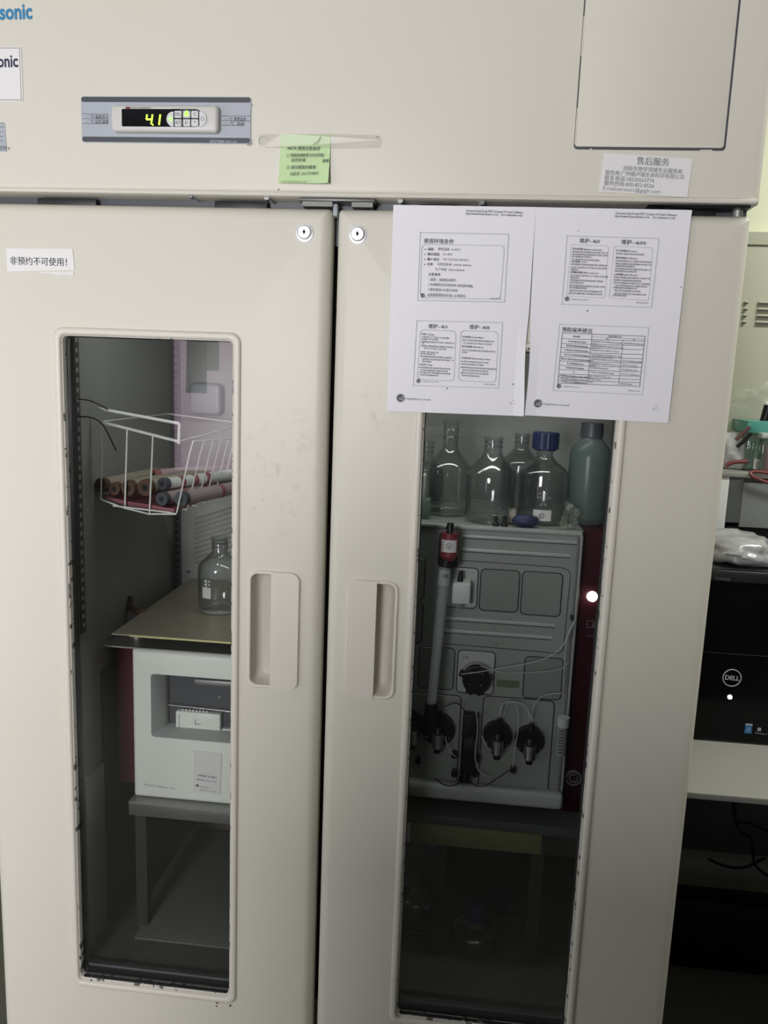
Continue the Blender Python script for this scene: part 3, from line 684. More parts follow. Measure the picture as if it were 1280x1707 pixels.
# card 1
rule(bl_, [(700.5, 387.5), (847.5, 390.5), (840.5, 503.5), (696, 500.5)], 1.1); rbox(bl_, [(703, 407), (841, 409.5), (833.5, 499), (700, 496)], 9)
text(b, '使用环境条件', 706, 404.5, 8.1, YT, .9, .98, .008, .0003, res=2)
for i, (t, t2, du) in enumerate((('温度: ', '使用温度  4~40℃', 0), ('相对湿度: ', '20~80%', 0), ('输入电压: ', '100-120/220-240VAC', 0), ('功率: ', '实验室系统  600VA~800VA', 0), ('', '生产系统  2500-6000VA', 14), ('注意事项:', '', 3), ('', '1.温度、湿度相对稳定', 3), ('', '2.电源需有良好的接地 (包括配电箱)', 3), ('', '3.推荐使用UPS稳压电源', 3), ('', '4.存放管理恒温设备, 远离强光', 3))):
    u0, v0 = 712.5-i*.35+du, 417+i*8.42
    if i < 4: text(b, '●', u0-5, v0-.3, 2.6, YT, .9, 1, 0, .0003)
    if t: text(b, t, u0, v0, 5.0, YT, .9, .95, .01, .0003)
    if t2: text(bg, t2, u0+(len(t)*4.3 if t else 0), v0, 5.0, YT, .9, .92, .004, .0003)
card_foot(LSH, bg, 704.5, 492.5, 836, 498.5, 1)
# card 2
rule(bl_, [(694.5, 534.5), (837.5, 538), (830.5, 647), (688.5, 642.5)], 1.0)
rbox(bl_, [(700.5, 549.5), (760, 552), (756.5, 635), (695, 632)], 8); rbox(bl_, [(768, 551), (830.5, 553), (826, 637.5), (763.5, 634.5)], 8)
text(b, '维护—', 713.5, 546.5, 7.9, YT, 1.2, .98, .012, .0003, res=2); text(b, '每天', 735.5, 547, 5.8, YT, 1.2, .92, .012, .0003)
text(b, '维护—', 782, 547.8, 7.9, YT, 1.2, .98, .012, .0003, res=2); text(b, '每周', 804.5, 548.3, 5.8, YT, 1.2, .92, .012, .0003)
for t, v, n, d in (('系统 / Tubings', 558, 0, 0), ('', 562.6, 15, 0), ('', 566.2, 9, 0), ('', 570.6, 18, 0), ('', 573.6, 1, 2), ('', 577.4, 18, 0), ('', 581.6, 12, 5), ('pH计 / pH electrode', 587.2, 0, 0), ('', 590.6, 8, 0), ('', 595, 17, 0), ('', 599.6, 15, 3), ('', 603.4, 5, 3), ('自动泵 / Pump', 608.6, 0, -1), ('', 613.4, 17, -1), ('', 617.8, 15, 1), ('', 621.6, 17, -1), ('', 625.8, 10, 1)):
    u0 = 702.3-(v-558)*.05+d
    if t: text(b, t, u0, v, 3.5, YT, 1.2, 1.0, .012, .0003)
    else: text(bg, greek(n), u0, v, 3.1, YT, 1.2, .98, .012, .0003)
for t, v, n, d in (('在线滤膜 (On-line filter)', 562.6, 0, 0), ('', 568, 17, 0), ('', 573, 15, 2), ('紫外检测器 (Main filters)', 578.6, 0, 0), ('', 584.6, 18, 0), ('', 588.4, 3, 0), ('泵清洗系统 (Pump rinsing solution', 597.8, 0, 0), ('for 50 Sequential injection Pump)', 603.2, 0, 0), ('', 608, 12, 0), ('', 613.4, 19, 0), ('', 618, 14, 3), ('', 622.4, 15, 0), ('', 627, 10, 2)):
    u0 = 770.6-(v-558)*.05+d
    if t: text(b, t, u0, v, 3.5, YT, 1.2, .95, .012, .0003)
    else: text(bg, greek(n), u0, v, 3.1, YT, 1.2, .98, .012, .0003)
card_foot(LSH, bg, 697.5, 635, 826, 641.5, 1.2)
monogram(LSH, 667.5, 663.5, 6.8); foot(bg, 675, 665.8, 1, 1); text(bg, '13', 853, 668.5, 4, YT, 1, 1, 0, .0003); text(bg, 'GE  13', 849, 673.5, 3.6, YT, 1, 1, 0, .0003)
for u, v, r in ((855.5, 640.5, 1.2), (745, 647.5, 1.2), (754.8, 601, 1.0)):
    bb_ = nb(); disk(bb_, P(u, v, YT), r*.00092, .0003, 10); obj('ink_speck', bb_, M['ink'], LSH, 0)
obj('heading_print', b, M['ink'], LSH, 0); obj('body_print', bg, M['inkg'], LSH, 0); obj('card_outline', bl_, M['inkl'], LSH, 0)
# right sheet
b = nb(); bg = nb(); bl_ = nb()
text(b, hdr[0], 1025, 357, 4.9, YT, .9, .89, .006, .0003); text(b, hdr[1], 1024, 362, 4.9, YT, .9, .86, .006, .0003)
rule(bl_, [(945, 393), (1098, 397.5), (1085.5, 512.5), (936.5, 507)], 1.0)
rbox(bl_, [(952, 407.5), (1014, 410), (1008, 496.5), (943.5, 493.5)], 5, .6); rbox(bl_, [(1023, 410), (1088, 413), (1081, 501), (1015, 497)], 5, .6)
text(b, '维护—', 965, 404.2, 7.9, YT, 1.2, .98, .012, .0003, res=2); text(b, '每月', 988, 404.8, 5.8, YT, 1.2, .92, .012, .0003)
text(b, '维护—', 1035, 406.6, 7.9, YT, 1.2, .98, .012, .0003, res=2); text(b, '每半年', 1059.5, 407.6, 5.6, YT, 1.2, .92, .012, .0003)
for t, v, n in (('自动进样器 (System component)', 416, 0), ('', 420.8, 18), ('', 425, 18), ('', 428.8, 10), ('', 433.6, 14), ('电导检测 / Cond', 437.4, 0), ('', 441.6, 18), ('', 446.6, 18), ('', 450.4, 4), ('检测器流通池 (Flow restrictor)', 454.8, 0), ('', 460, 19), ('', 463.8, 5), ('', 468, 17), ('', 472, 7), ('', 477, 18), ('', 480.6, 9), ('', 485.4, 17), ('', 489.8, 17)):
    u0 = 953.8-(v-416)*.085
    if t: text(b, t, u0, v, 3.5, YT, 1.2, .93, .012, .0003)
    else: text(bg, greek(n), u0, v, 3.1, YT, 1.2, .98, .012, .0003)
for t, v, n, d in (('压力检测器 (Pressure)', 419, 0, 0), ('', 424, 14, 0), ('紫外检测器 UV Monitor', 431, 0, 0), ('', 436, 18, 0), ('', 440.6, 18, 0), ('', 444.4, 10, 0), ('', 449, 18, 0), ('', 453, 11, 0), ('pH检测器 (pH/C Monitor)', 458.6, 0, 0), ('', 463.4, 18, 0), ('', 468, 14, 0), ('', 472.4, 18, 0), ('', 477, 16, 3), ('', 480.6, 12, 0), ('', 485.4, 13, 3), ('', 490.4, 16, 3), ('', 493.4, 7, 0)):
    u0 = 1027-(v-416)*.085+d
    if t: text(b, t, u0, v, 3.5, YT, 1.2, .93, .012, .0003)
    else: text(bg, greek(n), u0, v, 3.1, YT, 1.2, .98, .012, .0003)
card_foot(RSH, bg, 945, 498.2, 1080, 505.5, 1.6)
rule(bl_, [(932.5, 540.5), (1081, 546), (1070.5, 658), (921.5, 651)], .9)
text(b, '预防保养建议', 936, 552, 8.1, YT, 1.8, .98, .01, .0003, res=2)
TL, TR, BR, BL_ = Vector((937, 555)), Vector((1075, 560.5)), Vector((1066, 644)), Vector((929.5, 638.5))
def TQ(s_, t_): p = (TL*(1-s_)+TR*s_)*(1-t_)+(BL_*(1-s_)+BR*s_)*t_; return (p.x, p.y)
rule(bg, [TQ(0, 0), TQ(1, 0), TQ(1, 1), TQ(0, 1)], .9)
rule(bg, [TQ(.36, 0), TQ(.36, 1)], .8, False); rule(bg, [TQ(.74, .09), TQ(.74, 1)], .7, False)
rows = [.115, .21, .29, .385, .47, .56, .645, .73, .82, .885, .945]
for i, t in enumerate(rows): rule(bg, [TQ(0, t), TQ(1, t-.02)], .8, False)
rule(bg, [TQ(.36, .055), TQ(1, .06)], .5, False)
text(b, '维护部件', *TQ(.13, .075), 3.2, YT, 2, .95, .01, .0003); text(b, '使用中维护计划', *TQ(.56, .045), 3.0, YT, 2, .95, .01, .0003)
text(b, '周', *TQ(.54, .1), 2.8, YT, 2, .95, .01, .0003); text(b, '年', *TQ(.86, .095), 2.8, YT, 2, .95, .01, .0003)
cells = [11, 13, 15, 15, 18, 10, 11, 1, 19, 16, 15]
for i, n in enumerate(cells):
    t0 = rows[i]; t1 = rows[i+1] if i+1 < len(rows) else 1.0; tb = t0+(t1-t0)*.62; c_ = .18-n*.0092
    text(b, greek(n), *TQ(max(.01, c_), tb), 2.9, YT, 2.2, .9, .010, .0003)
    text(bg, greek((19, 20, 18, 20, 20, 19, 12, 16, 14, 8, 3)[i]), *TQ(.37, t0+(t1-t0)*.42), 2.7, YT, 2.2, .9, .010, .0003)
    if i in (0, 1, 3, 4, 5): text(bg, greek((4, 5, 14, 2, 4)[(0, 1, 3, 4, 5).index(i)]), *TQ(.37, t0+(t1-t0)*.85), 2.7, YT, 2.2, .9, .010, .0003)
    if i in (0, 4, 5, 6, 7, 10): text(bg, greek((13, 13, 10, 10, 12, 8)[(0, 4, 5, 6, 7, 10).index(i)]), *TQ(.755, t0+(t1-t0)*.55), 2.7, YT, 2.2, .9, .010, .0003)
card_foot(RSH, bg, 931.5, 643.5, 1066, 652, 2)
monogram(RSH, 896.5, 672.5, 6.8); foot(bg, 904.5, 674.8, 1, 1.4); text(bg, '14', 1091, 678.5, 4, YT, 1, 1, 0, .0003); text(bg, 'GE  14', 1087, 683.5, 3.6, YT, 1, 1, 0, .0003)
for u, v, r in ((979, 518, 1.2), (964, 385, .8), (1135, 479, .9), (881, 581, 1.6)):
    bb_ = nb(); disk(bb_, P(u, v, YT), r*.00092, .0003, 10); obj('ink_speck', bb_, M['ink'], RSH, 0)
obj('heading_print', b, M['ink'], RSH, 0); obj('body_print', bg, M['inkg'], RSH, 0); obj('card_outline', bl_, M['inkl'], RSH, 0)

# ================================================================== INSIDE, LEFT
# --- stand under the fraction collector
st1 = empty('steel_stand', (-.45, .3, IZ0), 'grey steel stand whose front lip shows under the fraction collector', 'stand')
SZ = P(222, 1334, .13).z
b = nb(); box(b, -.598, -.27, .125, .50, SZ-.004, SZ); obj('stand_top', b, M['zinc'], st1)
b = nb(); box(b, -.598, -.27, .125, .13, SZ-.028, SZ-.004, .001); obj('front_lip', b, M['bracket'], st1)
for x, y in ((-.585, .16), (-.285, .16), (-.585, .48), (-.285, .48)):
    b = nb(); box(b, x-.011, x+.011, y-.011, y+.011, IZ0, SZ-.004); obj('leg', b, M['dark'], st1)
b = nb(); box(b, -.598, -.592, .175, .47, IZ0+.03, SZ-.03); obj('shade_side_sheet', b, M['dark'], st1)  # added dark sheet, deepens the shade beneath the stand
b = nb(); box(b, -.645, -.25, .50, .506, IZ0+.004, SZ-.006); obj('shade_rear_sheet', b, mat('shade_sheet_brown', (.05, .045, .035), .6), st1)  # added too, dark brown in place of shade at the back
# --- fraction collector
fc = empty('fraction_collector', (-.44, .3, SZ), 'white-fronted fraction collector with dark red body behind the left window', 'instrument')
cx0, cx1, cz0, cz1 = P(220, 1200, .14).x, -.265, SZ+.001, P(222, 1082, .14).z
b = nb(); box(b, -.648, cx1+.005, .185, .50, SZ, cz1+.004, .008, 3); obj('body', b, M['wine'], fc)
ox0, ox1, oz0, oz1 = P(251, 1130, .14).x, -.285, P(300, 1232, .14).z, P(251, 1123, .14).z
b = nb(); plate(b, (cx0, cx1, cz0, cz1, .006), [(ox0, ox1, oz0, oz1, .007)], .14, .183, .010, 5, back=False)
cov = obj('front_cover', b, M['fcwhite'], fc)
b = nb(); ix0 = P(275, 1130, .165).x
A = loop(b, rr(ox0, ox1, oz0, oz1, .007), .14); Bq = loop(b, rr(ix0, ox1-.01, oz0+.010, oz1-.003, .002), .166); Cq = loop(b, rr(ix0, ox1-.01, oz0+.010, oz1-.003, .002), .183)
bridge(b, A, Bq); bridge(b, Bq, Cq); obj('window_bevel', b, M['machlight'], cov, 50)
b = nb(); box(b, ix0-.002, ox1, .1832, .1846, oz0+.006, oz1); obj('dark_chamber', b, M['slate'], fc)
b = nb(); p0, p1 = P(281, 1175, .17), P(400, 1188, .17); tube(b, [p0, p1], .0011, 8); obj('rail', b, M['chrome'], fc)
b = nb(); p0, p1 = P(294, 1222, .172), P(368, 1190, .172)
box(b, p0.x, p1.x, .168, .1828, p0.z+.004, P(294, 1184, .172).z, .002)
for k in range(8): 
    xx = p0.x+.012+k*.0068; cyl(b, (xx, .174, P(294, 1184, .172).z-.001), (xx, .174, P(294, 1184, .172).z+.003), .0022, .0016, 10)
ra = obj('tube_rack', b, M['fcwhite'], fc)
b = nb(); q = P(325, 1200, .167)
outline(b, [q, P(325, 1207, .167), P(334, 1208, .167)], .0009, .0006, closed=False); obj('rack_latch', b, M['slate'], ra, 0)
b = nb(); box(b, p0.x+.0065, p0.x+.0072, .1674, .169, p0.z+.008, P(294, 1188, .172).z); obj('rack_seam', b, M['slate'], ra, 0)
b = nb(); p0 = P(370, 1225, .172); box(b, p0.x, -.30, .170, .1828, p0.z, p0.z+.013, .001); obj('rack_rest', b, M['white'], fc)
b = nb(); q0, q1 = P(324, 1132, .175), P(400, 1142, .175); box(b, q0.x, q1.x, .176, .1828, q0.z-.010, q0.z-.001, .001); obj('arm', b, M['zinc'], fc)
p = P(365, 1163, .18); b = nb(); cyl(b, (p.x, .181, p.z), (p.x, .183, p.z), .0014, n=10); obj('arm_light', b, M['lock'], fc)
b = nb(); text(b, 'Fraction collector  F9-C', 241, 1309, 5.2, .14, 3.2, .98, .0, .0005); obj('front_print', b, M['inkg'], fc, 0)
s = flat('asset_sticker', [(323, 1251), (369, 1256), (367, 1325), (322, 1320)], .1388, .001, M['paperb'], 'pale service sticker on the lower front of the fraction collector', 'sticker')
b = nb(); text(b, '扫码报修 关注服务', 329, 1293.5, 4.0, .1388, 3, .95, .008, .0004); text(b, '服务热线: 400-810-9118', 328, 1300, 3.2, .1388, 3, .95, .006, .0004)
text(b, 'Healthcare', 334, 1312, 3.2, .1388, 3, 1, .006, .0004); text(b, 'Bioprocess service', 334, 1317, 3.2, .1388, 3, 1, .006, .0004)
p = P(329, 1309.5, .1386); disk(b, (p.x, p.y, p.z), .0030, .0004, 16); obj('printed_text', b, M['inkg'], s, 0)
# --- two metal sheets above the collector
zt = cz1+.0045
b = nb(); quadslab(b, [(-.645, .13, zt), (cx1+.004, .13, zt), (cx1+.004, .50, zt), (-.645, .50, zt)], .0025, dirn=(0, 0, 1))
tag(obj('grey_cover_plate', b, M['zinc'], None, 0), 'grey metal plate lying directly on top of the fraction collector', 'metal plate')
zs = P(190, 1058, .115).z
b = nb(); quadslab(b, [(P(186, 1057, .115).x, .115, zs), (-.262, .115, zs), (-.262, .515, zs), (-.618, .515, zs)], .0018, dirn=(0, 0, 1))
sh = tag(obj('metal_sheet', b, M['sheet'], None, 0), 'large brownish metal shelf sheet with a yellowed front edge, over the collector', 'metal shelf')
b = nb(); tube(b, [(P(186, 1057, .115).x+.035, .1145, zs+.0005), (-.262, .1145, zs+.0005)], .0022, 8); obj('rolled_edge', b, M['goldedge'], sh)
for x in (-.60, -.29):
    for y in (.18, .45):
        b = nb(); cyl(b, (x, y, zt+.0025), (x, y, zs), .008, n=14); obj('spacer', b, M['zinc'], sh)
# --- clear bottle on the sheet
def bottle(name, c, R_, H_, rn, hn, m, label, cat, shoulder=.28, wall=.0022, cap=None, fill=None, group=None):
    """screw-neck laboratory bottle at base point c"""
    e = empty(name, c, label, cat, group)
    hs = H_-hn; b = nb(); hb = hs*(1-shoulder)
    prof = [(0, .002), (R_*.86, .0005), (R_*.97, .005), (R_, .013), (R_, hb)]
    for k in range(1, 9):
        t = k/8; prof.append((rn+(R_-rn)*(math.cos(t*PI)*.5+.5)**.8, hb+(hs-hb)*t))
    prof += [(rn, H_-hn*.15), (rn+.0022, H_-hn*.12), (rn+.0022, H_), (rn-.002, H_), (rn-.002, hs)]
    for k in range(8, -1, -1):
        t = k/8; prof.append((max(rn-.002, rn+(R_-rn)*(math.cos(t*PI)*.5+.5)**.8-wall), hb+(hs-hb)*t-.001))
    prof += [(R_-wall, .014), (R_*.9-wall, .006), (0, .006)]
    lathe(b, c, prof, 32); obj('glass_body', b, m, e, 50)
    for k in range(2):
        b = nb(); z = H_-hn*(.35+.3*k)
        tube(b, [(c[0]+(rn+.0006)*math.cos(a), c[1]+(rn+.0006)*math.sin(a), c[2]+z) for a in [2*PI*i/24 for i in range(25)]], .0009, 6); obj('neck_thread', b, m, e)
    if cap:
        cm, cr, ch = cap; b = nb(); N = 40
        rings = []
        for z, kx in ((H_-ch*.72, 1), (H_+ch*.22, 1), (H_+ch*.28, .93)):
            rings.append([b.verts.new((c[0]+cr*kx*(1+(.025 if i % 2 else -.01))*math.cos(2*PI*i/N), c[1]+cr*kx*(1+(.025 if i % 2 else -.01))*math.sin(2*PI*i/N), c[2]+z)) for i in range(N)])
        for a, d in zip(rings, rings[1:]): bridge(b, a, d)
        b.faces.new(rings[-1]); b.faces.new(rings[0][::-1]); obj('cap', b, cm, e, 12)
        b = nb(); lathe(b, (c[0], c[1], c[2]+H_-ch*.82), [(rn+.001, 0), (rn+.0042, 0), (rn+.0042, .004), (rn+.001, .004)], 28); obj('pouring_ring', b, cm, e)
    return e
pb = P(386, 990, .33); zb = zs+.0019
fl = bottle('reagent_bottle', (-.478, .30, zb), .043, .150, .016, .028, M['glass'], 'clear glass bottle with a pale square label standing on the metal sheet', 'bottle')
b = nb(); a0 = math.radians(-118)
def patch(b, c, R_, a0, a1, z0, z1, n=8, th=.0004):
    A = [[b.verts.new((c[0]+(R_+k)*math.cos(a0+(a1-a0)*i/n), c[1]+(R_+k)*math.sin(a0+(a1-a0)*i/n), c[2]+z)) for i in range(n+1)] for z in (z0, z1) for k in (0, th)]
    for i in range(n):
        b.faces.new((A[1][i], A[1][i+1], A[3][i+1], A[3][i])); b.faces.new((A[0][i], A[2][i], A[2][i+1], A[0][i+1]))
patch(b, (-.478, .30, zb), .0432, math.radians(-122), math.radians(-96), .034, .056); obj('label_patch', b, M['white'], fl)
b = nb(); a1 = math.radians(-118)
for dz, r_ in ((.060, .0035), (.067, .003)): patch(b, (-.478, .30, zb), .0432, math.radians(-116), math.radians(-110), dz, dz+.0035, 3); patch(b, (-.478, .30, zb), .0432, math.radians(-103), math.radians(-99), dz, dz+.0035, 3)
patch(b, (-.478, .30, zb), .0432, math.radians(-110), math.radians(-107), .056, .072, 3)
obj('label_print', b, M['white'], fl)

# --- wire basket, pulled forward and sagging
bk = empty('wire_basket', P(249, 857, .16), 'white coated wire basket hanging behind the top of the left window', 'basket')
Yc, Yl, Yb = .115, .14, .46
def Q(u, v, Y): return P(u, v, Y)
TLf, TRf = Q(164, 681, Yl), Q(299, 706, Yc); BLf, BRf = Q(168, 703, Yl), Q(298, 736, Yc)
TRb = TRf+Vector((.02, Yb-Yc, .01)); BRb = BRf+Vector((.02, Yb-Yc, .012)); TLb = TLf+Vector((.0, Yb-Yl, .0)); BLb = BLf+Vector((.0, Yb-Yl, 0))
for nme, pts, r in (('top_rim', [TLf, TRf], .0026), ('lower_rim', [BLf, BRf], .0026), ('end_bar', [TRf, BRf+Vector((0, 0, -.004))], .0026), ('side_rim', [BRf, BRb], .0014), ('rear_rim', [BRb, BLb], .0016), ('left_rim', [BLf, BLb], .0014)):
    b = nb(); tube(b, pts, r, 10); obj(nme, b, M['wire'], bk)
# front wires
for (u0, v0, u1, v1, Y) in ((171, 704, 168, 832, .138), (212, 715, 208, 847, .131), (255, 725, 249, 858, .124)):
    b = nb(); tube(b, [Q(u0, v0, Y), Q(u1, v1, Y), Q(u1+8, v1-5, Y+.04)], .0015, 8); obj('front_wire', b, M['wire'], bk)
# bottom front wire and right side wires (receding)
b = nb(); tube(b, [Q(166, 832, .139), Q(208, 847, .131), Q(249, 857, .124), Q(293, 857, .115)], .0015, 8); obj('bottom_wire', b, M['wire'], bk)
ut = [322, 340, 355.5, 369, 381.5, 392, 403, 413]; ub = [293, 311, 328, 341, 356, 367, 379, 390]; vb = [857, 850, 844, 838, 831, 826, 821, 816]
for k in range(8):
    Y = Yc+k*.043
    t0 = Q(ut[k], 736-k*.9, Y); m1 = Q(ut[k]*.55+ub[k]*.45, 745+k*2, Y); bt = Q(ub[k]+2, vb[k]-4, Y); in_ = Q(ub[k]-13, vb[k]-3, Y)
    b = nb(); tube(b, [t0, (t0*.82+bt*.18)+Vector((-.0012, 0, 0)), bt, Q(ub[k], vb[k], Y), in_, in_+Vector((-.10, 0, .006))], .0015, 8); obj('side_wire', b, M['wire'], bk)
b = nb(); tube(b, [Q(322, 736, Yc), Q(413, 729, Yc+.30)], .0015, 8); obj('side_rim', b, M['wire'], bk)
# red tray in the basket
b = nb(); quadslab(b, [Q(170, 829, .15), Q(208, 842, .14), Q(290, 855, .122), Q(392, 812, .42), Vector((Q(170, 829, .15).x+.012, .42, Q(392, 812, .42).z))], .003, dirn=(0, 0, 1))
tr = tag(obj('red_tray', b, M['redtray'], None, 0), 'thin faded red tray lying on the bottom of the wire basket', 'tray')
b = nb(); quadslab(b, [Q(228, 838, .136), Q(291, 849, .118), Q(289, 857, .118), Q(230, 848, .136)], .002); obj('tray_edge', b, M['redtray'], tr)
# rolls and tubes in the basket
def roll(u, v, Y, r, L, mb, me_, label, name='rolled_tube', cat='tube', group=None, dz=.0, ring=None, yawd=0.0):
    p = P(u, v, Y); e = empty(name, p, label, cat, group)
    d = Vector((math.sin(math.radians(yawd)), math.cos(math.radians(yawd)), dz)).normalized()
    b = nb(); cyl(b, p+d*.004, p+d*L, r, r, 24); obj('barrel', b, mb, e)
    b = nb(); cyl(b, p, p+d*.012, r*1.03, r*1.05, 24); ec = obj('end_cap', b, me_, e)
    b = nb(); cyl(b, p-d*.0006, p+d*.001, r*.42, r*.42, 16); obj('cap_centre', b, M['black'], ec)
    if ring:
        for t in ring:
            b = nb(); cyl(b, p+d*L*t, p+d*(L*t+.012), r*1.04, r*1.04, 24); obj('band', b, M['redtray'], e)
    return e
roll(168, 809, .146, .0125, .19, M['roll'], M['cork'], 'brown-ended cream roll at the far left of the basket', 'cardboard_roll', 'roll', yawd=8)
roll(190, 815, .142, .0110, .19, M['roll'], M['cork'], 'second brown-ended roll from the left in the basket', 'cardboard_roll', 'roll', yawd=10)
roll(213, 814, .138, .0135, .2, M['roll'], M['cork'], 'third brown-ended roll from the left in the basket', 'cardboard_roll', 'roll', yawd=10)
roll(241, 813, .134, .0145, .2, M['roll'], M['cork'], 'brown-ended roll beside the dark-ended tubes in the basket', 'cardboard_roll', 'roll', yawd=12)
roll(269, 832, .128, .0115, .24, M['pink'], M['slate'], 'left of the two dark-ended pinkish tubes in the basket', 'chromatography_column', 'column', yawd=14, ring=(.25, .5))
roll(301, 832, .124, .0125, .28, M['pink'], M['slate'], 'right of the two dark-ended pinkish tubes, nearest the basket corner', 'chromatography_column', 'column', yawd=16, ring=(.4, .7))
roll(270, 807, .15, .0105, .22, M['white'], M['slate'], 'white tube with pink bands lying over the dark-ended tubes', 'chromatography_column', 'column', yawd=22, ring=(.18, .34, .5))
roll(256, 790, .24, .009, .2, M['pink'], M['redtray'], 'slim pink tube lying across the back of the basket', 'chromatography_column', 'column', yawd=35)
# thin cables above the basket
b = nb(); tube(b, [Q(126, 664, .085), Q(150, 668, .09), Q(168, 676, .095), Q(180, 683, .10)], .0011, 6, smoothn=5); tube(b, [Q(126, 694, .085), Q(155, 697, .09), Q(174, 712, .095), Q(194, 752, .10)], .0012, 6, smoothn=5)
tag(obj('cable', b, M['blackp'], None), 'thin dark cable looping down at the left end of the wire basket', 'cable')

# ================================================================== INSIDE, RIGHT
st2 = empty('machine_stand', (.06, .3, IZ0), 'dark steel stand with a dull olive front lip under the chromatography system', 'stand')
TZ = P(670, 1352, .17).z
b = nb(); box(b, -.10, .32, .165, .50, TZ-.02, TZ, .001); obj('stand_top', b, M['slate'], st2)
b = nb(); box(b, P(684, 1380, .16).x, P(903, 1400, .16).x, .158, .165, P(690, 1404, .16).z, P(690, 1372, .16).z, .001); obj('front_lip', b, mat('olive_lip', (.20, .21, .11), .4, .2), st2)
for x, y in ((P(730, 1500, .17).x, .17), (P(890, 1500, .17).x, .17), (P(730, 1500, .17).x, .48), (P(890, 1500, .17).x, .48)):
    b = nb(); box(b, x-.011, x+.011, y-.011, y+.011, IZ0, TZ-.02); obj('leg', b, M['dark'], st2)
b = nb(); box(b, -.04, .16, .50, .52, IZ0, TZ-.02); obj('rear_board', b, M['slate'], st2)
# machine
mc = empty('chromatography_system', (.06, .3, TZ), 'protein purification machine with pale front greyed for shade and wine red sides, behind the right window', 'instrument')
MF = .17
mx1 = P(962, 1000, MF).x; mz1 = P(966, 890, MF).z; mz0 = P(672, 1320, MF).z
b = nb(); box(b, -.17, .305, .215, .50, TZ, P(1000, 857, .22).z-.03, .01, 3); bodyo = obj('body', b, M['winedark'], mc)
b = nb(); plate(b, (-.16, mx1, mz0, mz1, .012), [], MF, .218, .010, 5); obj('front_panel', b, M['machine'], mc)
b = nb(); plate(b, (mx1-.008, mx1+.0035, mz0+.006, mz1-.002, .005), [], MF+.004, .216, .004, 3); obj('edge_strip', b, M['machlight'], mc)
b = nb(); box(b, -.16, mx1, MF-.002, MF+.012, mz1-.003, mz1+.003, .001); obj('top_rim', b, M['machlight'], mc)
b = nb(); box(b, -.16, mx1+.002, MF-.02, MF+.004, mz0, P(700, 1296, MF).z, .009, 4); obj('drip_tray', b, M['machlight'], mc)
for (u0, v0, u1, v1, w_) in ((770, 893, 962, 905, .006), (770, 915, 950, 928, .006), (735, 1030, 925, 1043, .006), (735, 1049, 920, 1065, .006)):
    z = P((u0+u1)/2, (v0+v1)/2, MF).z
    b = nb(); box(b, P(u0, v0, MF).x, P(u1, v1, MF).x, MF-.0015, MF+.001, z-w_/2, z+w_/2, .001); obj('rib', b, M['machlight'], mc)
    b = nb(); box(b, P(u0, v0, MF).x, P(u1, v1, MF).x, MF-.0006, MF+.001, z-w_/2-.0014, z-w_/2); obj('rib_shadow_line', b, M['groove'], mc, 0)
def mod(u0, v0, u1, v1, m=M['module'], r=.009, nm='module_plate', Yp=MF, joint=.0019):
    """rounded square plate set in a dark joint on the front panel"""
    A = P((u0+u1)/2-(u1-u0)/2, (v0+v1)/2, Yp); B = P((u0+u1)/2+(u1-u0)/2, (v0+v1)/2, Yp)
    zt, zb_ = P((u0+u1)/2, v0, Yp).z, P((u0+u1)/2, v1, Yp).z
    b = nb(); ring(b, (A.x, B.x, zb_, zt, r), (A.x+joint*1.3, B.x-joint*1.3, zb_+joint*1.3, zt-joint*1.3, r-joint), Yp-.0006, Yp+.002, .0003)
    j = obj('module_joint', b, M['groove'], mc, 0)
    b = nb(); plate(b, (A.x+joint, B.x-joint, zb_+joint, zt-joint, r-joint), [], Yp-.0012, Yp+.001, .0008, 1)
    return obj(nm, b, m, mc)
# larger sub-panel joint
for q in ([(768, 934), (935, 946), (948, 951), (951, 958)], [(951, 958), (939, 1082), (932, 1089), (918, 1088), (742, 1073)]):
    b = nb(); outline(b, [P(u, v, MF-.0006) for u, v in q], .0013, .0006, closed=False); obj('panel_joint', b, M['groove'], mc, 0)
for q in ((742, 945, 797, 1014, M['machlight']), (799, 949, 866, 1020), (868, 953, 937, 1027), (660, 927, 709, 1000), (658, 1002, 705, 1072), (697, 1078, 758, 1149), (662, 1076, 691, 1148), (761, 1084, 825, 1157, M['machlight']), (872, 1095, 938, 1166)):
    mod(*q)
mod(800, 1163, 920, 1320, M['machine'], .010, 'pump_panel'); mod(640, 1154, 766, 1310, M['machine'], .010, 'pump_panel')
for u, v in ((835, 943), (830, 1012), (900, 1019), (827, 1074)):
    p = P(u, v, MF); b = nb(); cyl(b, (p.x, MF-.003, p.z), (p.x, MF, p.z), .0032, n=14); sc_ = obj('screw', b, M['zinc'], mc)
    b = nb(); box(b, p.x-.002, p.x+.002, MF-.0034, MF-.003, p.z-.0004, p.z+.0004); obj('screw_slot', b, M['black'], sc_, 0)
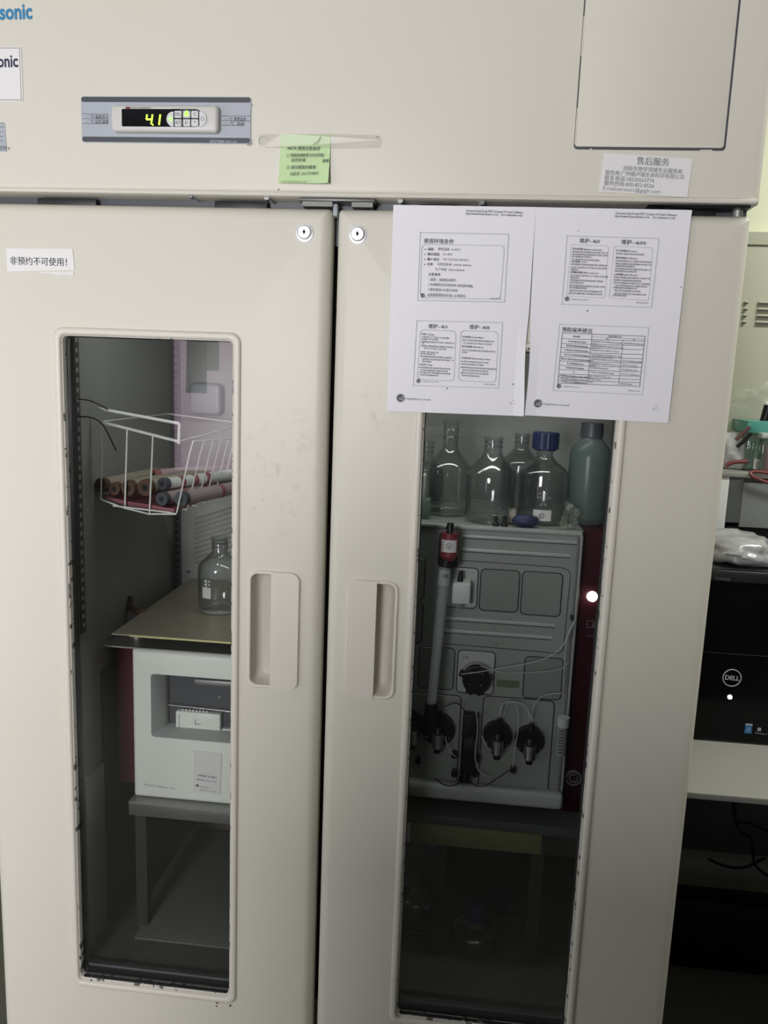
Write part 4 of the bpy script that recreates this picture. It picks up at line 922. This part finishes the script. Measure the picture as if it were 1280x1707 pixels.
# selection valve
p = P(794, 1128, MF); 
b = nb(); annulus(b, (p.x, MF-.010, p.z+.003), .024, .0275, .008); obj('valve_collar', b, M['zinc'], mc)
b = nb(); cyl(b, (p.x, MF-.022, p.z), (p.x, MF, p.z), .0245, .026, 32); vh = obj('valve_head', b, M['blackp'], mc)
for du, dv in ((-26, -5), (24, 3), (-12, 27), (6, 29)):
    q = P(794+du, 1128+dv, MF-.018); d = (Vector((q.x, 0, q.z))-Vector((p.x, 0, p.z))).normalized()
    b = nb(); cyl(b, Vector((p.x, MF-.014, p.z))+d*.020, Vector((q.x, MF-.014, q.z))+d*.002, .0055, .0065, 14); obj('fitting', b, M['blackp'], vh)
for du, dv in ((-10, -8), (10, -5), (-12, 12), (8, 14)):
    q = P(794+du, 1128+dv, MF-.022); b = nb(); cyl(b, (q.x, MF-.0235, q.z), (q.x, MF-.021, q.z), .0018, n=10); obj('screw', b, M['chrome'], vh)
b = nb(); text(b, 'V9-M', 771, 1096, 4, MF, 3, 1, .01, .0018); text(b, 'P9', 806, 1188, 4, MF, 3, 1, .01, .0018); obj('module_print', b, M['ink'], mc, 0)
b = nb(); box(b, P(830, 1105, MF).x, P(868, 1105, MF).x, MF-.0012, MF, P(850, 1146, MF).z, P(850, 1134, MF).z); obj('green_marking', b, mat('dim_green', (.14, .16, .10), .5), mc, 0)
# pumps
def pump(u, v, r, cyl_on=True):
    p = P(u, v, MF)
    b = nb(); cyl(b, (p.x, MF-.016, p.z), (p.x, MF, p.z), r, r*1.04, 36); h = obj('pump_head', b, M['blackp'], mc)
    q = P(u, v+16, MF-.03)
    b = nb(); cyl(b, (p.x+.0, MF-.028, p.z-.026), (p.x, MF-.028, p.z+.000), .0105, n=24); obj('piston_chamber', b, M['steel'], h)
    b = nb(); cyl(b, (p.x, MF-.028, p.z-.036), (p.x, MF-.028, p.z-.026), .0062, .0066, 16); obj('check_valve', b, M['blackp'], h)
    b = nb(); cyl(b, (p.x, MF-.026, p.z+.002), (p.x, MF-.026, p.z+.012), .010, .007, 16); obj('seal_housing', b, M['blackp'], h)
    b = nb(); cyl(b, (p.x+.001, MF-.018, p.z+r-.003), (p.x+.001, MF-.018, p.z+r+.010), .0058, .0046, 14); obj('top_fitting', b, M['blackp'], h)
    for s in (-1, 1):
        b = nb(); cyl(b, (p.x+s*r*.72, MF-.019, p.z-.012), (p.x+s*r*.72, MF-.015, p.z-.012), .0021, n=10); obj('screw', b, M['chrome'], h)
pump(829, 1222, .0255); pump(882, 1230, .0255); pump(731, 1212, .029); pump(690, 1205, .022)
# central manifold
A, B = P(766, 1290, MF), P(797, 1186, MF)
b = nb(); box(b, A.x, B.x, MF-.020, MF, P(781, 1285, MF).z, P(781, 1184, MF).z, .003); mf = obj('manifold', b, M['blackp'], mc)
b = nb(); box(b, A.x+.004, B.x-.002, MF-.027, MF-.02, P(781, 1240, MF).z, P(781, 1222, MF).z, .002); obj('manifold_clamp', b, M['dark'], mf)
for u, v in ((757, 1287), (792, 1287), (769, 1297), (779, 1297), (757, 1256), (796, 1262), (855, 1281), (697, 1266)):
    p = P(u, v, MF-.01); b = nb(); cyl(b, (p.x, MF-.020, p.z), (p.x, MF-.004, p.z), .0056, .0046, 12); obj('knob', b, M['blackp'], mc)
for u, v in ((769, 1226), (787, 1228), (766, 1234)):
    p = P(u, v, MF-.03); b = nb(); cyl(b, (p.x, MF-.0285, p.z), (p.x, MF-.026, p.z), .0018, n=10); obj('screw', b, M['chrome'], mf)
# capillary tubing
for pts, r, mm in (([(831, 1196), (836, 1176), (852, 1170), (862, 1180), (864, 1210), (858, 1250), (855, 1278)], .0010, 'thin'), ([(884, 1202), (878, 1182), (862, 1171), (846, 1174), (840, 1196)], .0010, 'thin'),
                   ([(740, 1178), (760, 1172), (775, 1185), (779, 1200)], .0010, 'blackp'), ([(724, 1297), (740, 1308), (758, 1309), (772, 1298)], .0010, 'blackp'), ([(780, 1298), (790, 1308), (806, 1311), (822, 1302), (850, 1283)], .0010, 'blackp'),
                   ([(793, 1184), (796, 1215), (792, 1262), (800, 1287), (815, 1296)], .0012, 'thin'), ([(886, 1200), (890, 1178), (905, 1160), (936, 1155)], .0010, 'thin'),
                   ([(742, 1228), (748, 1250), (760, 1262)], .0010, 'thin'), ([(768, 1124), (800, 1120), (850, 1111), (900, 1101), (935, 1080), (956, 1040)], .0009, 'thin'), ([(800, 1110), (830, 1120), (870, 1122), (930, 1116), (948, 1105)], .0007, 'thin'),
                   ([(958, 1035), (948, 1054), (942, 1090), (938, 1150)], .0012, 'thin')):
    b = nb(); tube(b, [P(u, v, MF-.03) for u, v in pts], r, 6, smoothn=5); obj('capillary_tube', b, M[mm], mc)
for a, c in (((834, 1190), (837, 1177)), ((882, 1186), (887, 1200)), ((803, 1228), (811, 1244))):
    b = nb(); tube(b, [P(*a, MF-.035), P(*c, MF-.035)], .0013, 6); obj('ferrule', b, M['lock'], mc)
p = P(953, 1030, MF-.01); b = nb(); box(b, p.x-.002, p.x+.002, MF-.014, MF+.01, p.z-.004, p.z+.003, .001); obj('tube_clip', b, M['blackp'], mc)
# flow sensor block in the first module
A, B = P(753, 1003, MF-.02), P(785, 970, MF-.02)
b = nb(); box(b, A.x, B.x, MF-.034, MF, A.z, B.z, .003, 3); fs = obj('sensor_block', b, M['white'], mc)
b = nb(); cyl(b, ((A.x+B.x)/2-.003, MF-.02, B.z), ((A.x+B.x)/2-.003, MF-.02, B.z+.018), .0055, .0035, 14); obj('sensor_fitting', b, M['blackp'], fs)
b = nb(); cyl(b, ((A.x+B.x)/2-.004, MF-.02, A.z-.008), ((A.x+B.x)/2-.004, MF-.02, A.z), .0072, .010, 14); obj('sensor_foot', b, M['grey'], fs)
# glowing disc standing in for a reflected glare spot, and knob on the red body
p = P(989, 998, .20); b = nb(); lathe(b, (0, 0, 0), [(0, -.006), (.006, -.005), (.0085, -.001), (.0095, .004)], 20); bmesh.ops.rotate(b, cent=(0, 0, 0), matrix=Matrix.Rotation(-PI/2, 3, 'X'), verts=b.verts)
bmesh.ops.translate(b, vec=(p.x, .211, p.z), verts=b.verts); obj('glare_spot', b, M['glarem'], mc)
b = nb()
for k, s in enumerate(((0, 1), (1, 0))): pass
q = [P(979, 1035, .213), P(990, 1035, .213), P(990, 1046, .213), P(979, 1046, .213)]; outline(b, q, .0011, .0006); text(b, 'E', 986, 1044, 10, .213, 3, 1, 0, .0008)
outline(b, [P(977, 1060, .213), P(991, 1060, .213)], .001, .0006, closed=False); obj('side_marking', b, M['inkg'], mc, 0)
p = P(958, 1306, .19); b = nb(); annulus(b, (p.x, .208, p.z), .0125, .0145, .006); annulus(b, (p.x, .209, p.z), .007, .0085, .004); kn = obj('side_emblem', b, M['grey'], mc)
b = nb(); cyl(b, (p.x, .211, p.z), (p.x, .216, p.z), .0125, n=28); obj('emblem_face', b, M['winedark'], mc)
# vial clipped at the right of the panel
e = empty('sample_vial', P(935, 1255, MF-.01), 'small capped vial with a grey scale clipped at the right of the machine front', 'vial')
p = P(934, 1250, MF-.012)
b = nb(); cyl(b, (p.x, MF-.013, P(934, 1252, MF).z), (p.x, MF-.013, P(934, 1205, MF).z), .010, n=24); obj('vial_body', b, M['module'], e)
b = nb(); cyl(b, (p.x+.001, MF-.013, P(934, 1205, MF).z), (p.x+.001, MF-.013, P(934, 1190, MF).z), .0108, n=24); obj('vial_cap', b, M['machlight'], e)
b = nb()
for k in range(8): z = P(934, 1210+k*5, MF).z; box(b, p.x-.006, p.x+.002, MF-.0235, MF-.0228, z-.0006, z+.0006)
obj('scale_marks', b, M['ink'], e, 0)
# --- chromatography column hanging on the machine
ce = empty('hanging_column', P(735, 1180, .11), 'long pale chromatography tube with a red labelled top fitting, hanging in front of the machine', 'column')
YC = .115
p0, p1 = P(742, 1172, YC), P(742, 944, YC); p0 = P(719, 1175, YC); p1 = P(742, 944, YC)
b = nb(); cyl(b, p0, p1, .0085, .0092, 24); obj('glass_tube', b, M['tube'], ce)
b = nb(); cyl(b, p1+(p0-p1)*.02, p1+(p0-p1)*.13, .0100, .0100, 24); obj('upper_sleeve', b, M['machlight'], ce)
b = nb(); text(b, '回', 738, 963, 8, YC-.011, 0, 1, .01, 0); obj('sleeve_mark', b, M['ink'], ce, 0)
b = nb(); c0, c1 = P(748, 926, YC), P(750, 888, YC); cyl(b, c0, c1, .0150, .0146, 28); cyl(b, c0+Vector((0, 0, -.008)), c0, .009, .0145, 24); obj('red_fitting', b, M['red'], ce)
b = nb(); patch(b, (P(749, 907, YC).x, YC, P(749, 918, YC).z), .0154, math.radians(-145), math.radians(-40), 0, .021, 10); lb = obj('number_label', b, M['paperb'], ce)
b = nb(); q = P(749, 907, YC); annulus(b, (q.x, YC-.0164, q.z), .0042, .0050, .0004, 20); put_text(b, '6', (q.x-.0022, YC-.0168, q.z-.0030), .0085, 0, 1, .01)
outline(b, [Vector((q.x-.011, YC-.0148, q.z-.0085)), Vector((q.x-.011, YC-.0148, q.z+.0085))], .0008, .0004, closed=False); obj('label_writing', b, M['ink'], ce, 0)
b = nb(); cyl(b, P(750, 888, YC), P(750, 880, YC), .006, .005, 16); cyl(b, P(750, 882, YC), P(751, 872, YC), .0075, .0055, 16); obj('top_plug', b, M['blackp'], ce)
b = nb(); cyl(b, P(743, 944, YC), P(745, 932, YC), .0125, .0085, 20); obj('black_collar', b, M['blackp'], ce)
b = nb(); box(b, P(730, 940, .15).x, P(763, 940, .15).x, .125, .17, P(745, 940, .15).z, P(745, 892, .15).z, .003); obj('holder_clip', b, M['blackp'], ce)
b = nb(); cyl(b, P(718, 1196, YC), P(719, 1171, YC), .0125, .0115, 20); cyl(b, P(718, 1215, YC), P(718, 1196, YC), .008, .012, 18); obj('bottom_fitting', b, M['blackp'], ce)
# --- bottles and things on top of the machine
mt = P(1000, 857, .22).z-.03
MT = mz1+.0035
b = nb(); box(b, -.17, .21, .184, .50, mt, MT-.004, .003); obj('top_deck', b, M['machine'], mc)
MT -= .004
def at(u, Y): return P(u, 800, Y).x
b1 = bottle('lab_bottle', (P(905, 800, .27).x, .27, MT), .046, P(905, 728, .27).z-MT, .0155, .034, M['glass'], 'clear glass bottle with a blue screw cap on top of the machine', 'bottle', cap=(M['bluecap'], .0235, .030))
c = (P(905, 800, .27).x, .27, MT)
b = nb(); patch(b, c, .0464, math.radians(-112), math.radians(-72), .010, .030); lbp = obj('printed_label', b, M['paperb'], b1)
b = nb(); q = Vector((c[0]-.002, c[1]-.0472, c[2]+.020)); annulus(b, q, .0035, .0046, .0004, 18); put_text(b, '3.3', (q.x-.0035, q.y, q.z-.0015), .0042, 0, 1, .01)
obj('label_logo', b, M['ink'], b1, 0)
b = nb(); put_text(b, '500 ml', (c[0]-.010, c[1]-.0475, c[2]+.058), .0055, 0, 1, .01); put_text(b, 'APPROX VOL', (c[0]-.014, c[1]-.0475, c[2]+.051), .0045, 0, 1, .01); put_text(b, 'GL 45', (c[0]-.008, c[1]-.0475, c[2]+.038), .0055, 0, 1, .01); obj('glass_print', b, M['machlight'], b1, 0)
bottle('lab_bottle', (P(819, 800, .25).x, .25, MT), .046, P(819, 728, .25).z-MT, .0165, .026, M['glass'], 'uncapped clear glass bottle in the middle of the machine top', 'bottle', shoulder=.36)
bottle('tall_bottle', (P(748, 800, .31).x, .31, MT), .044, P(748, 700, .31).z-MT, .015, .05, M['glass'], 'clear glass bottle behind the red column fitting, partly under the paper', 'bottle', shoulder=.35)
bottle('lab_bottle', (P(866, 800, .42).x, .42, MT), .040, P(866, 722, .42).z-MT, .015, .028, M['glass'], 'clear glass bottle standing at the rear between the capped and open bottles', 'bottle')
bottle('small_flask', (P(712, 800, .43).x, .43, MT), .034, P(712, 735, .43).z-MT, .011, .035, M['glass'], 'small clear flask at the rear left of the machine top', 'flask')
# milky bottle on the red body
c = (P(985, 800, .27).x-.002, .295, mt)
c = (P(980, 800, .29).x, .29, mt)
pe = empty('plastic_bottle', c, 'tall milky plastic bottle at the right end of the machine', 'bottle')
Hh = P(980, 728, .29).z-mt; b = nb()
lathe(b, c, [(0, 0), (.030, 0), (.036, .006), (.037, .02), (.037, Hh*.78), (.034, Hh*.88), (.022, Hh*.96), (.018, Hh), (.018, Hh+.004)], 32); obj('bottle_body', b, M['pe'], pe, 50)
b = nb(); cyl(b, (c[0], c[1], c[2]+Hh), (c[0], c[1], c[2]+Hh+.026), .021, .020, 28); obj('bottle_cap', b, M['slate'], pe)
# small boxes at the left end
b = nb(); x = P(700, 850, .24).x; box(b, x-.035, x+.018, .23, .27, MT, P(705, 832, .24).z, .002); bx = tag(obj('green_box', b, mat('dim_green_box', (.20, .27, .24), .5), None), 'dull green box at the left end of the machine top', 'box')
b = nb(); box(b, x-.03, x+.008, .232, .266, P(705, 832, .24).z+.0005, P(705, 791, .24).z, .002); o = tag(obj('white_carton', b, M['paperb'], None), 'small white carton standing on the dull green box', 'box')
b = nb(); box(b, x-.0005, x+.002, .2312, .2322, P(705, 830, .24).z, P(705, 793, .24).z); obj('carton_seam', b, M['inkg'], o, 0)
# navy pouch, tape rolls, nozzles
b = nb(); x = P(876, 860, .205).x; r = bmesh.ops.create_uvsphere(b, u_segments=24, v_segments=14, radius=1)
for v in b.verts: v.co = Vector((x+v.co.x*.024, .207+v.co.y*.014, MT+.012+v.co.z*.0118+.001*math.sin(v.co.x*9)))
tag(obj('navy_pouch', b, M['pouch'], None, 60), 'dark navy pouch lying in front of the blue-capped bottle', 'pouch')
e = empty('tape_roll', (P(853, 858, .24).x, .24, MT), 'small roll of cream tape standing left of the navy pouch', 'tape')
p = P(853, 853, .235); b = nb(); 
L = [[b.verts.new((p.x+x_, .235+r_*math.cos(t), MT+.0145+r_*math.sin(t))) for t in [2*PI*k/24 for k in range(24)]] for r_, x_ in ((.0145, -.006), (.0145, .006), (.009, .006), (.009, -.006))]
for a, c_ in zip(L, L[1:]+L[:1]): bridge(b, a, c_)
obj('roll_body', b, M['roll'], e)
for u in (826.5, 841):
    e = empty('black_nozzle', (P(u, 880, .19).x, .19, MT), 'left black nozzle stub below the open bottle' if u < 830 else 'right black nozzle stub below the open bottle', 'nozzle')
    x = P(u, 875, .19).x; b = nb(); lathe(b, (x, .19, MT), [(0, 0), (.006, 0), (.006, .006), (.0035, .009), (.0028, .020), (0, .020)], 16); obj('stub', b, M['blackp'], e)
# clear bag at the right rim
b = nb(); x0 = P(940, 850, .2).x; N = 12; rng = random.Random(3); G = []
for j in range(N+1):
    G.append([b.verts.new((x0+.03*i/N+.004*rng.random()-.002*j/N*4, .195+.012*rng.random()+.02*i/N, MT+.055*(1-j/N)*(1-.45*i/N)+.001)) for i in range(N+1)])
for j in range(N):
    for i in range(N): b.faces.new((G[j][i], G[j][i+1], G[j+1][i+1], G[j+1][i]))
tag(obj('clear_bag', b, M['film'], None, 60), 'crumpled clear bag at the right rim of the machine top', 'bag')
# --- bottles on the fridge floor
bottle('floor_bottle', (P(790, 1600, .17).x, .17+.03, IZ0), .046, P(790, 1520, .19).z-IZ0+.005, .0155, .034, M['glass'], 'clear bottle with a dark blue cap on the refrigerator floor under the stand', 'bottle', cap=(M['bluecap'], .021, .028))
bottle('floor_bottle', (P(828, 1600, .30).x, .33, IZ0), .044, P(815, 1500, .33).z-IZ0+.01, .0155, .034, M['glass'], 'second blue-capped bottle behind the first on the refrigerator floor', 'bottle', cap=(M['bluecap'], .021, .028))
bottle('floor_bottle', (P(690, 1560, .24).x, .25, IZ0), .046, P(690, 1450, .25).z-IZ0, .0155, .034, M['glass'], 'uncapped clear bottle left of the stand leg on the refrigerator floor', 'bottle')

# ================================================================== RIGHT BACKGROUND
be = empty('lab_bench', (1.0, .5, 0), 'white-topped laboratory bench at the right of the refrigerator', 'bench')
BZ = .855
b = nb(); box(b, .40, 2.0, .13, .90, BZ-.012, BZ, .002); obj('bench_top', b, M['bench'], be)
for x, y in ((1.2, .60), (1.9, .60), (.60, .84), (1.9, .84)):
    b = nb(); box(b, x-.02, x+.02, y-.02, y+.02, 0, BZ-.03); obj('leg', b, M['slate'], be)
b = nb(); box(b, .40, 2.0, .88, .90, .30, BZ-.03); obj('rear_board', b, M['slate'], be)
# computer
pc = empty('desktop_computer', (.54, .5, BZ), 'black tower computer with a round silver badge on the bench', 'computer')
px0, px1, pz1 = .44, .634, P(1200, 950, .35).z
b = nb(); box(b, px0, px1, .36, .74, BZ, pz1, .003); obj('case', b, M['pcbezel'], pc)
b = nb(); plate(b, (px0, px1, BZ+.002, pz1, .006), [], .348, .362, .004, 3); obj('front_bezel', b, M['pc'], pc)
b = nb(); box(b, px0+.004, px1-.004, .3465, .349, P(1230, 970, .35).z, pz1-.003, .001); obj('top_strip', b, M['pcbezel'], pc)
b = nb(); z = P(1220, 1090, .348).z; box(b, px0+.003, px1-.003, .3472, .3485, z-.0006, z+.0006); obj('drive_door_seam', b, M['dark'], pc, 0)
lp = P(1220, 1130, .347); b = nb(); annulus(b, (lp.x, .3465, lp.z), .0162, .0180, .001); put_text(b, 'DELL', (lp.x, .3464, lp.z-.0042), .0125, 1.5, 1.0, .025, align='CENTER', res=3); obj('badge', b, M['silver'], pc, 0)
lp = P(1216.5, 1162, .347); b = nb(); cyl(b, (lp.x, .346, lp.z), (lp.x, .348, lp.z), .0042, n=16); obj('power_light', b, M['ledw'], pc)
b = nb(); text(b, 'OPTIPLEX', 1190, 966, 6, .3464, 1.5, .9, .0, .0004); obj('model_print', b, M['inkg'], pc, 0)
b = nb(); A, B = P(1240.5, 1222, .347), P(1254, 1207, .347); box(b, A.x, B.x, .3465, .3478, A.z, B.z); sb = obj('blue_sticker', b, M['stickblue'], pc, 0)
b = nb(); text(b, 'i5', 1243, 1219, 9, .3463, 2, 1, 0, .0003); box(b, A.x, B.x, .346, .3464, B.z-.003, B.z); obj('sticker_print', b, M['silver'], pc, 0)
b = nb(); q = P(1265, 1216, .347); 
for dx, dz in ((-.003, -.003), (.0005, -.003), (-.003, .0005), (.0005, .0005)): box(b, q.x+dx, q.x+dx+.003, .3463, .347, q.z+dz, q.z+dz+.003)
text(b, 'Windows 7', 1258, 1223, 3.6, .3463, 2, 1, 0, .0003); obj('badge_print', b, M['silver'], pc, 0)
# plastic bag with stuff on the computer
def blob(cx_, cy_, z0, sx, sy, sz, m, nm, label, cat, seed=1, amp=.15):
    from mathutils import noise
    b = nb(); bmesh.ops.create_icosphere(b, subdivisions=4, radius=1)
    for v in b.verts:
        d = v.co.copy(); k = 1+amp*noise.noise(d*2.2+Vector((seed, 0, 0)))+amp*.5*noise.noise(d*6+Vector((0, seed, 0)))
        co = d*k; v.co = Vector((cx_+co.x*sx, cy_+co.y*sy, max(z0+.0005, z0+sz*(co.z+.62)/1.62)))
    return tag(obj(nm, b, m, None, 70), label, cat)
blob(.555, .455, pz1, .075, .085, .058, M['bagm'], 'plastic_bag', 'grey translucent bag slumped on top of the black computer', 'bag', 2, .22)
# white cabinet behind, with grey windows
cb = empty('white_cabinet', (.7, .8, BZ), 'white box cabinet with grey glass front behind the computer', 'cabinet')
CY = .76; A = P(1206, 792, CY); B = P(1217, 796, CY)
ctz = P(1218, 795, CY).z
b = nb(); box(b, A.x-.04, P(1217, 796, CY).x, CY, .942, BZ, ctz, .002); obj('side_post', b, M['white'], cb)
b = nb(); box(b, A.x-.045, 1.1, CY-.004, .942, ctz, ctz+.012, .002); obj('top_board', b, M['bench'], cb)
b = nb(); box(b, P(1217, 800, CY).x, P(1240, 800, CY).x, CY, CY+.01, P(1240, 872, CY).z, ctz); obj('dark_pane', b, M['boxdark'], cb)
b = nb(); box(b, P(1240, 800, CY).x, 1.08, CY-.001, CY+.01, P(1270, 880, CY).z, ctz-.012); obj('grey_pane', b, M['boxgrey'], cb)
b = nb(); box(b, P(1217, 800, CY).x, 1.08, CY+.002, .942, BZ, P(1270, 880, CY).z); obj('black_base', b, M['blackp'], cb)
# tanks with teal lids
ct = ctz+.012
def tank(u0, u1, vtop, Y, lidm, label, seed):
    x0, x1 = P(u0, 750, Y).x, P(u1, 750, Y).x; zt_ = P(u0, vtop, Y).z
    e = empty('electrophoresis_tank', ((x0+x1)/2, Y+.05, ct), label, 'tank')
    b = nb(); box(b, x0, x1, Y, Y+.11, ct, zt_-.03, .003); box(b, x0+.006, x1-.006, Y+.006, Y+.104, ct+.006, zt_-.029, .002); obj('tank_body', b, M['acryl'], e)
    b = nb(); box(b, x0-.006, x1+.006, Y-.006, Y+.116, zt_-.03, zt_, .003); obj('lid', b, lidm, e)
    b = nb(); box(b, x0+.012, x0+.02, Y-.002, Y, ct+.005, zt_-.035, .001); obj('ridge', b, M['acryl'], e)
    b = nb(); box(b, x0+.018, x0+.036, Y-.003, Y-.0015, ct+.006, ct+.030); lb = obj('tank_label', b, M['paperb'], e)
    b = nb(); box(b, x0+.024, x0+.030, Y-.0036, Y-.003, ct+.010, ct+.025); obj('label_mark', b, M['inkg'], e, 0)
    return e
tank(1245, 1290, 701, .80, M['teal'], 'clear gel tank with a bright teal lid on the white cabinet', 1)
tank(1268, 1320, 722, .775+.0, M['machlight'], 'clear gel tank with a grey lid in front of the teal-lidded one', 2) if False else None
e = empty('gel_tank', P(1285, 780, .77), 'clear gel box with a pale grey rim at the right edge of the cabinet top', 'tank')
x0 = P(1270, 750, .77).x; zt_ = P(1270, 722, .77).z
b = nb(); box(b, x0, x0+.08, .765, .795, ct, zt_-.012, .002); obj('tank_body', b, M['acryl'], e)
b = nb(); box(b, x0-.006, x0+.086, .762, .798, zt_-.012, zt_, .002); obj('rim', b, M['machlight'], e)
b = nb(); box(b, x0+.012, x0+.07, .770, .790, ct+.004, zt_-.03); obj('gel_insert', b, M['redtray'], e)
# cables
b = nb(); tube(b, [(P(1222, 706+27, .8).x, .78, P(1222, 733, .78).z), P(1238, 722, .78), P(1250, 712, .78)], .0045, 8, smoothn=4); tag(obj('power_lead', b, M['darkred'], None), 'brown power lead running up to the teal-lidded tank', 'cable')
b = nb(); tube(b, [P(1228, 745, .785), P(1240, 735, .785), P(1252, 722, .785)], .0045, 8, smoothn=4); tag(obj('power_lead', b, M['blackp'], None), 'black power lead below the brown one beside the tank', 'cable')
b = nb(); tube(b, [P(1210, 776, .765), P(1222, 771, .765), P(1246, 769, .765)], .005, 8, smoothn=4); tag(obj('power_lead', b, M['redcable'], None), 'red lead lying on the cabinet top left of the tank', 'cable')
b = nb(); tube(b, [P(1290, 790, .752), P(1262, 786, .752), P(1251, 788, .75), P(1256, 795, .745), P(1275, 803, .745), P(1300, 810, .745)], .004, 8, smoothn=5); tag(obj('power_lead', b, M['redcable'], None), 'red lead looping over the front edge of the white cabinet', 'cable')
# white wrapping and film
blob(P(1222, 740, .86).x, .86, ct, .040, .045, .085, M['cloth'], 'bubble_wrap', 'white wrapping piled behind the leads on the cabinet', 'wrapping', 5, .2)
blob(P(1262, 690, .91).x, .928, ct, .10, .013, .20, M['film'], 'plastic_film', 'crumpled clear film heaped against the pale green panel', 'film', 8, .25)
p = P(1280, 685, .80); b = nb(); cyl(b, (p.x-.003, .83, ct+.085), (p.x+.012, .83, p.z+.012), .008, .012, 16); tag(obj('black_plug', b, M['blackp'], None), 'black plug sticking up above the teal lid', 'plug')
# pale green slotted panel on the wall
vp = empty('slotted_panel', (1.0, .95, 1.3), 'pale green louvred metal panel standing against the wall', 'panel')
b = nb(); box(b, .55, 1.3, .945, .969, 1.2, 1.905, .002); obj('panel_sheet', b, M['panelg'], vp)
for k in range(4):
    for u0, u1 in ((1240, 1247), (1263, 1300)):
        z = P((1262), 504+k*11, .94).z; b = nb(); box(b, P(u0, 510, .94).x, P(u1, 510, .94).x, .939, .946, z-.0035, z+.0035, .003); s_ = obj('slot', b, M['panelg'], vp)
        b = nb(); box(b, P(u0, 510, .94).x+.001, P(u1, 510, .94).x-.001, .9385, .9395, z-.0045, z-.0015); obj('slot_opening', b, M['slot'], s_, 0)
# low black box and cables under the bench
b = nb(); box(b, .44, 1.7, .80, .87, 0, .20, .004); bb = tag(obj('long_black_box', b, M['blackp'], None), 'long black box on the floor under the bench', 'box')
for pts, lb_ in (([(1209, 1330), (1222, 1350), (1250, 1372), (1290, 1390)], 'upper black cable hanging under the bench'), ([(1180, 1432), (1210, 1444), (1240, 1446), (1275, 1430)], 'black cable sagging in front of the pale pipe'), ([(1210, 1335), (1226, 1362), (1252, 1398), (1258, 1440), (1282, 1462)], 'long black cable dropping to the right under the bench')):
    b = nb(); q = [P(u, v, .70) for u, v in pts]
    if pts[0][1] < 1340: q[0].z = BZ-.031
    tube(b, q, .0035, 8, smoothn=6); tag(obj('loose_cable', b, M['blackp'], None), lb_, 'cable')
for (x, y, sx, sy, lab) in ((-.45, -1.15, .6, .15, 'long ceiling lamp in front of the refrigerator'), (1.35, .12, .45, .125, 'unseen ceiling lamp added to light the bench')):
    e = empty('unseen_ceiling_lamp', (x, y, RH), lab, 'lamp')  # housings of the unseen lamps; the bench one is added for its light
    b = nb(); box(b, x-sx-.03, x+sx+.03, y-sy-.03, y+sy+.03, RH-.06, RH, .004); obj('lamp_housing', b, M['white'], e)
# unseen cupboard, added to shade the lower right of the refrigerator
e = empty('shade_cupboard', (.4, -1.75, 0), 'grey cupboard added behind the camera to shade the lower right', 'cupboard')
b = nb(); box(b, -.56, 1.25, -1.95, -1.52, .06, 1.36, .004); obj('carcass', b, M['slate'], e)
for k in range(3):
    b = nb(); box(b, -.555+k*.6, .04+k*.6, -1.52, -1.50, .08, 1.31, .003); dd = obj('door', b, M['slate'], e)
    b = nb(); tube(b, [(.0+k*.6, -1.50, 1.0), (.0+k*.6, -1.475, 1.0), (.0+k*.6, -1.475, 1.15), (.0+k*.6, -1.50, 1.15)], .005, 8); obj('handle', b, M['chrome'], dd)
b = nb(); box(b, -.52, 1.23, -1.93, -1.54, 0, .06); obj('plinth', b, M['blackp'], e)
GROUPS = {'cardboard_roll': 'brown-ended rolls in the wire basket', 'chromatography_column': 'capped tubes in the wire basket', 'lab_bottle': 'clear bottles on top of the machine',
          'floor_bottle': 'clear bottles on the refrigerator floor', 'paper_sheet': 'manual pages on the right door', 'black_nozzle': 'black nozzle stubs on the machine top',
          'power_lead': 'leads around the gel tanks', 'loose_cable': 'black cables under the bench', 'unseen_ceiling_lamp': 'ceiling lamps of the room'}
for o in bpy.data.objects:
    k = o.name.split('.')[0]
    if o.parent is None and k in GROUPS: o['group'] = GROUPS[k]
bpy.data.objects.remove(_to)
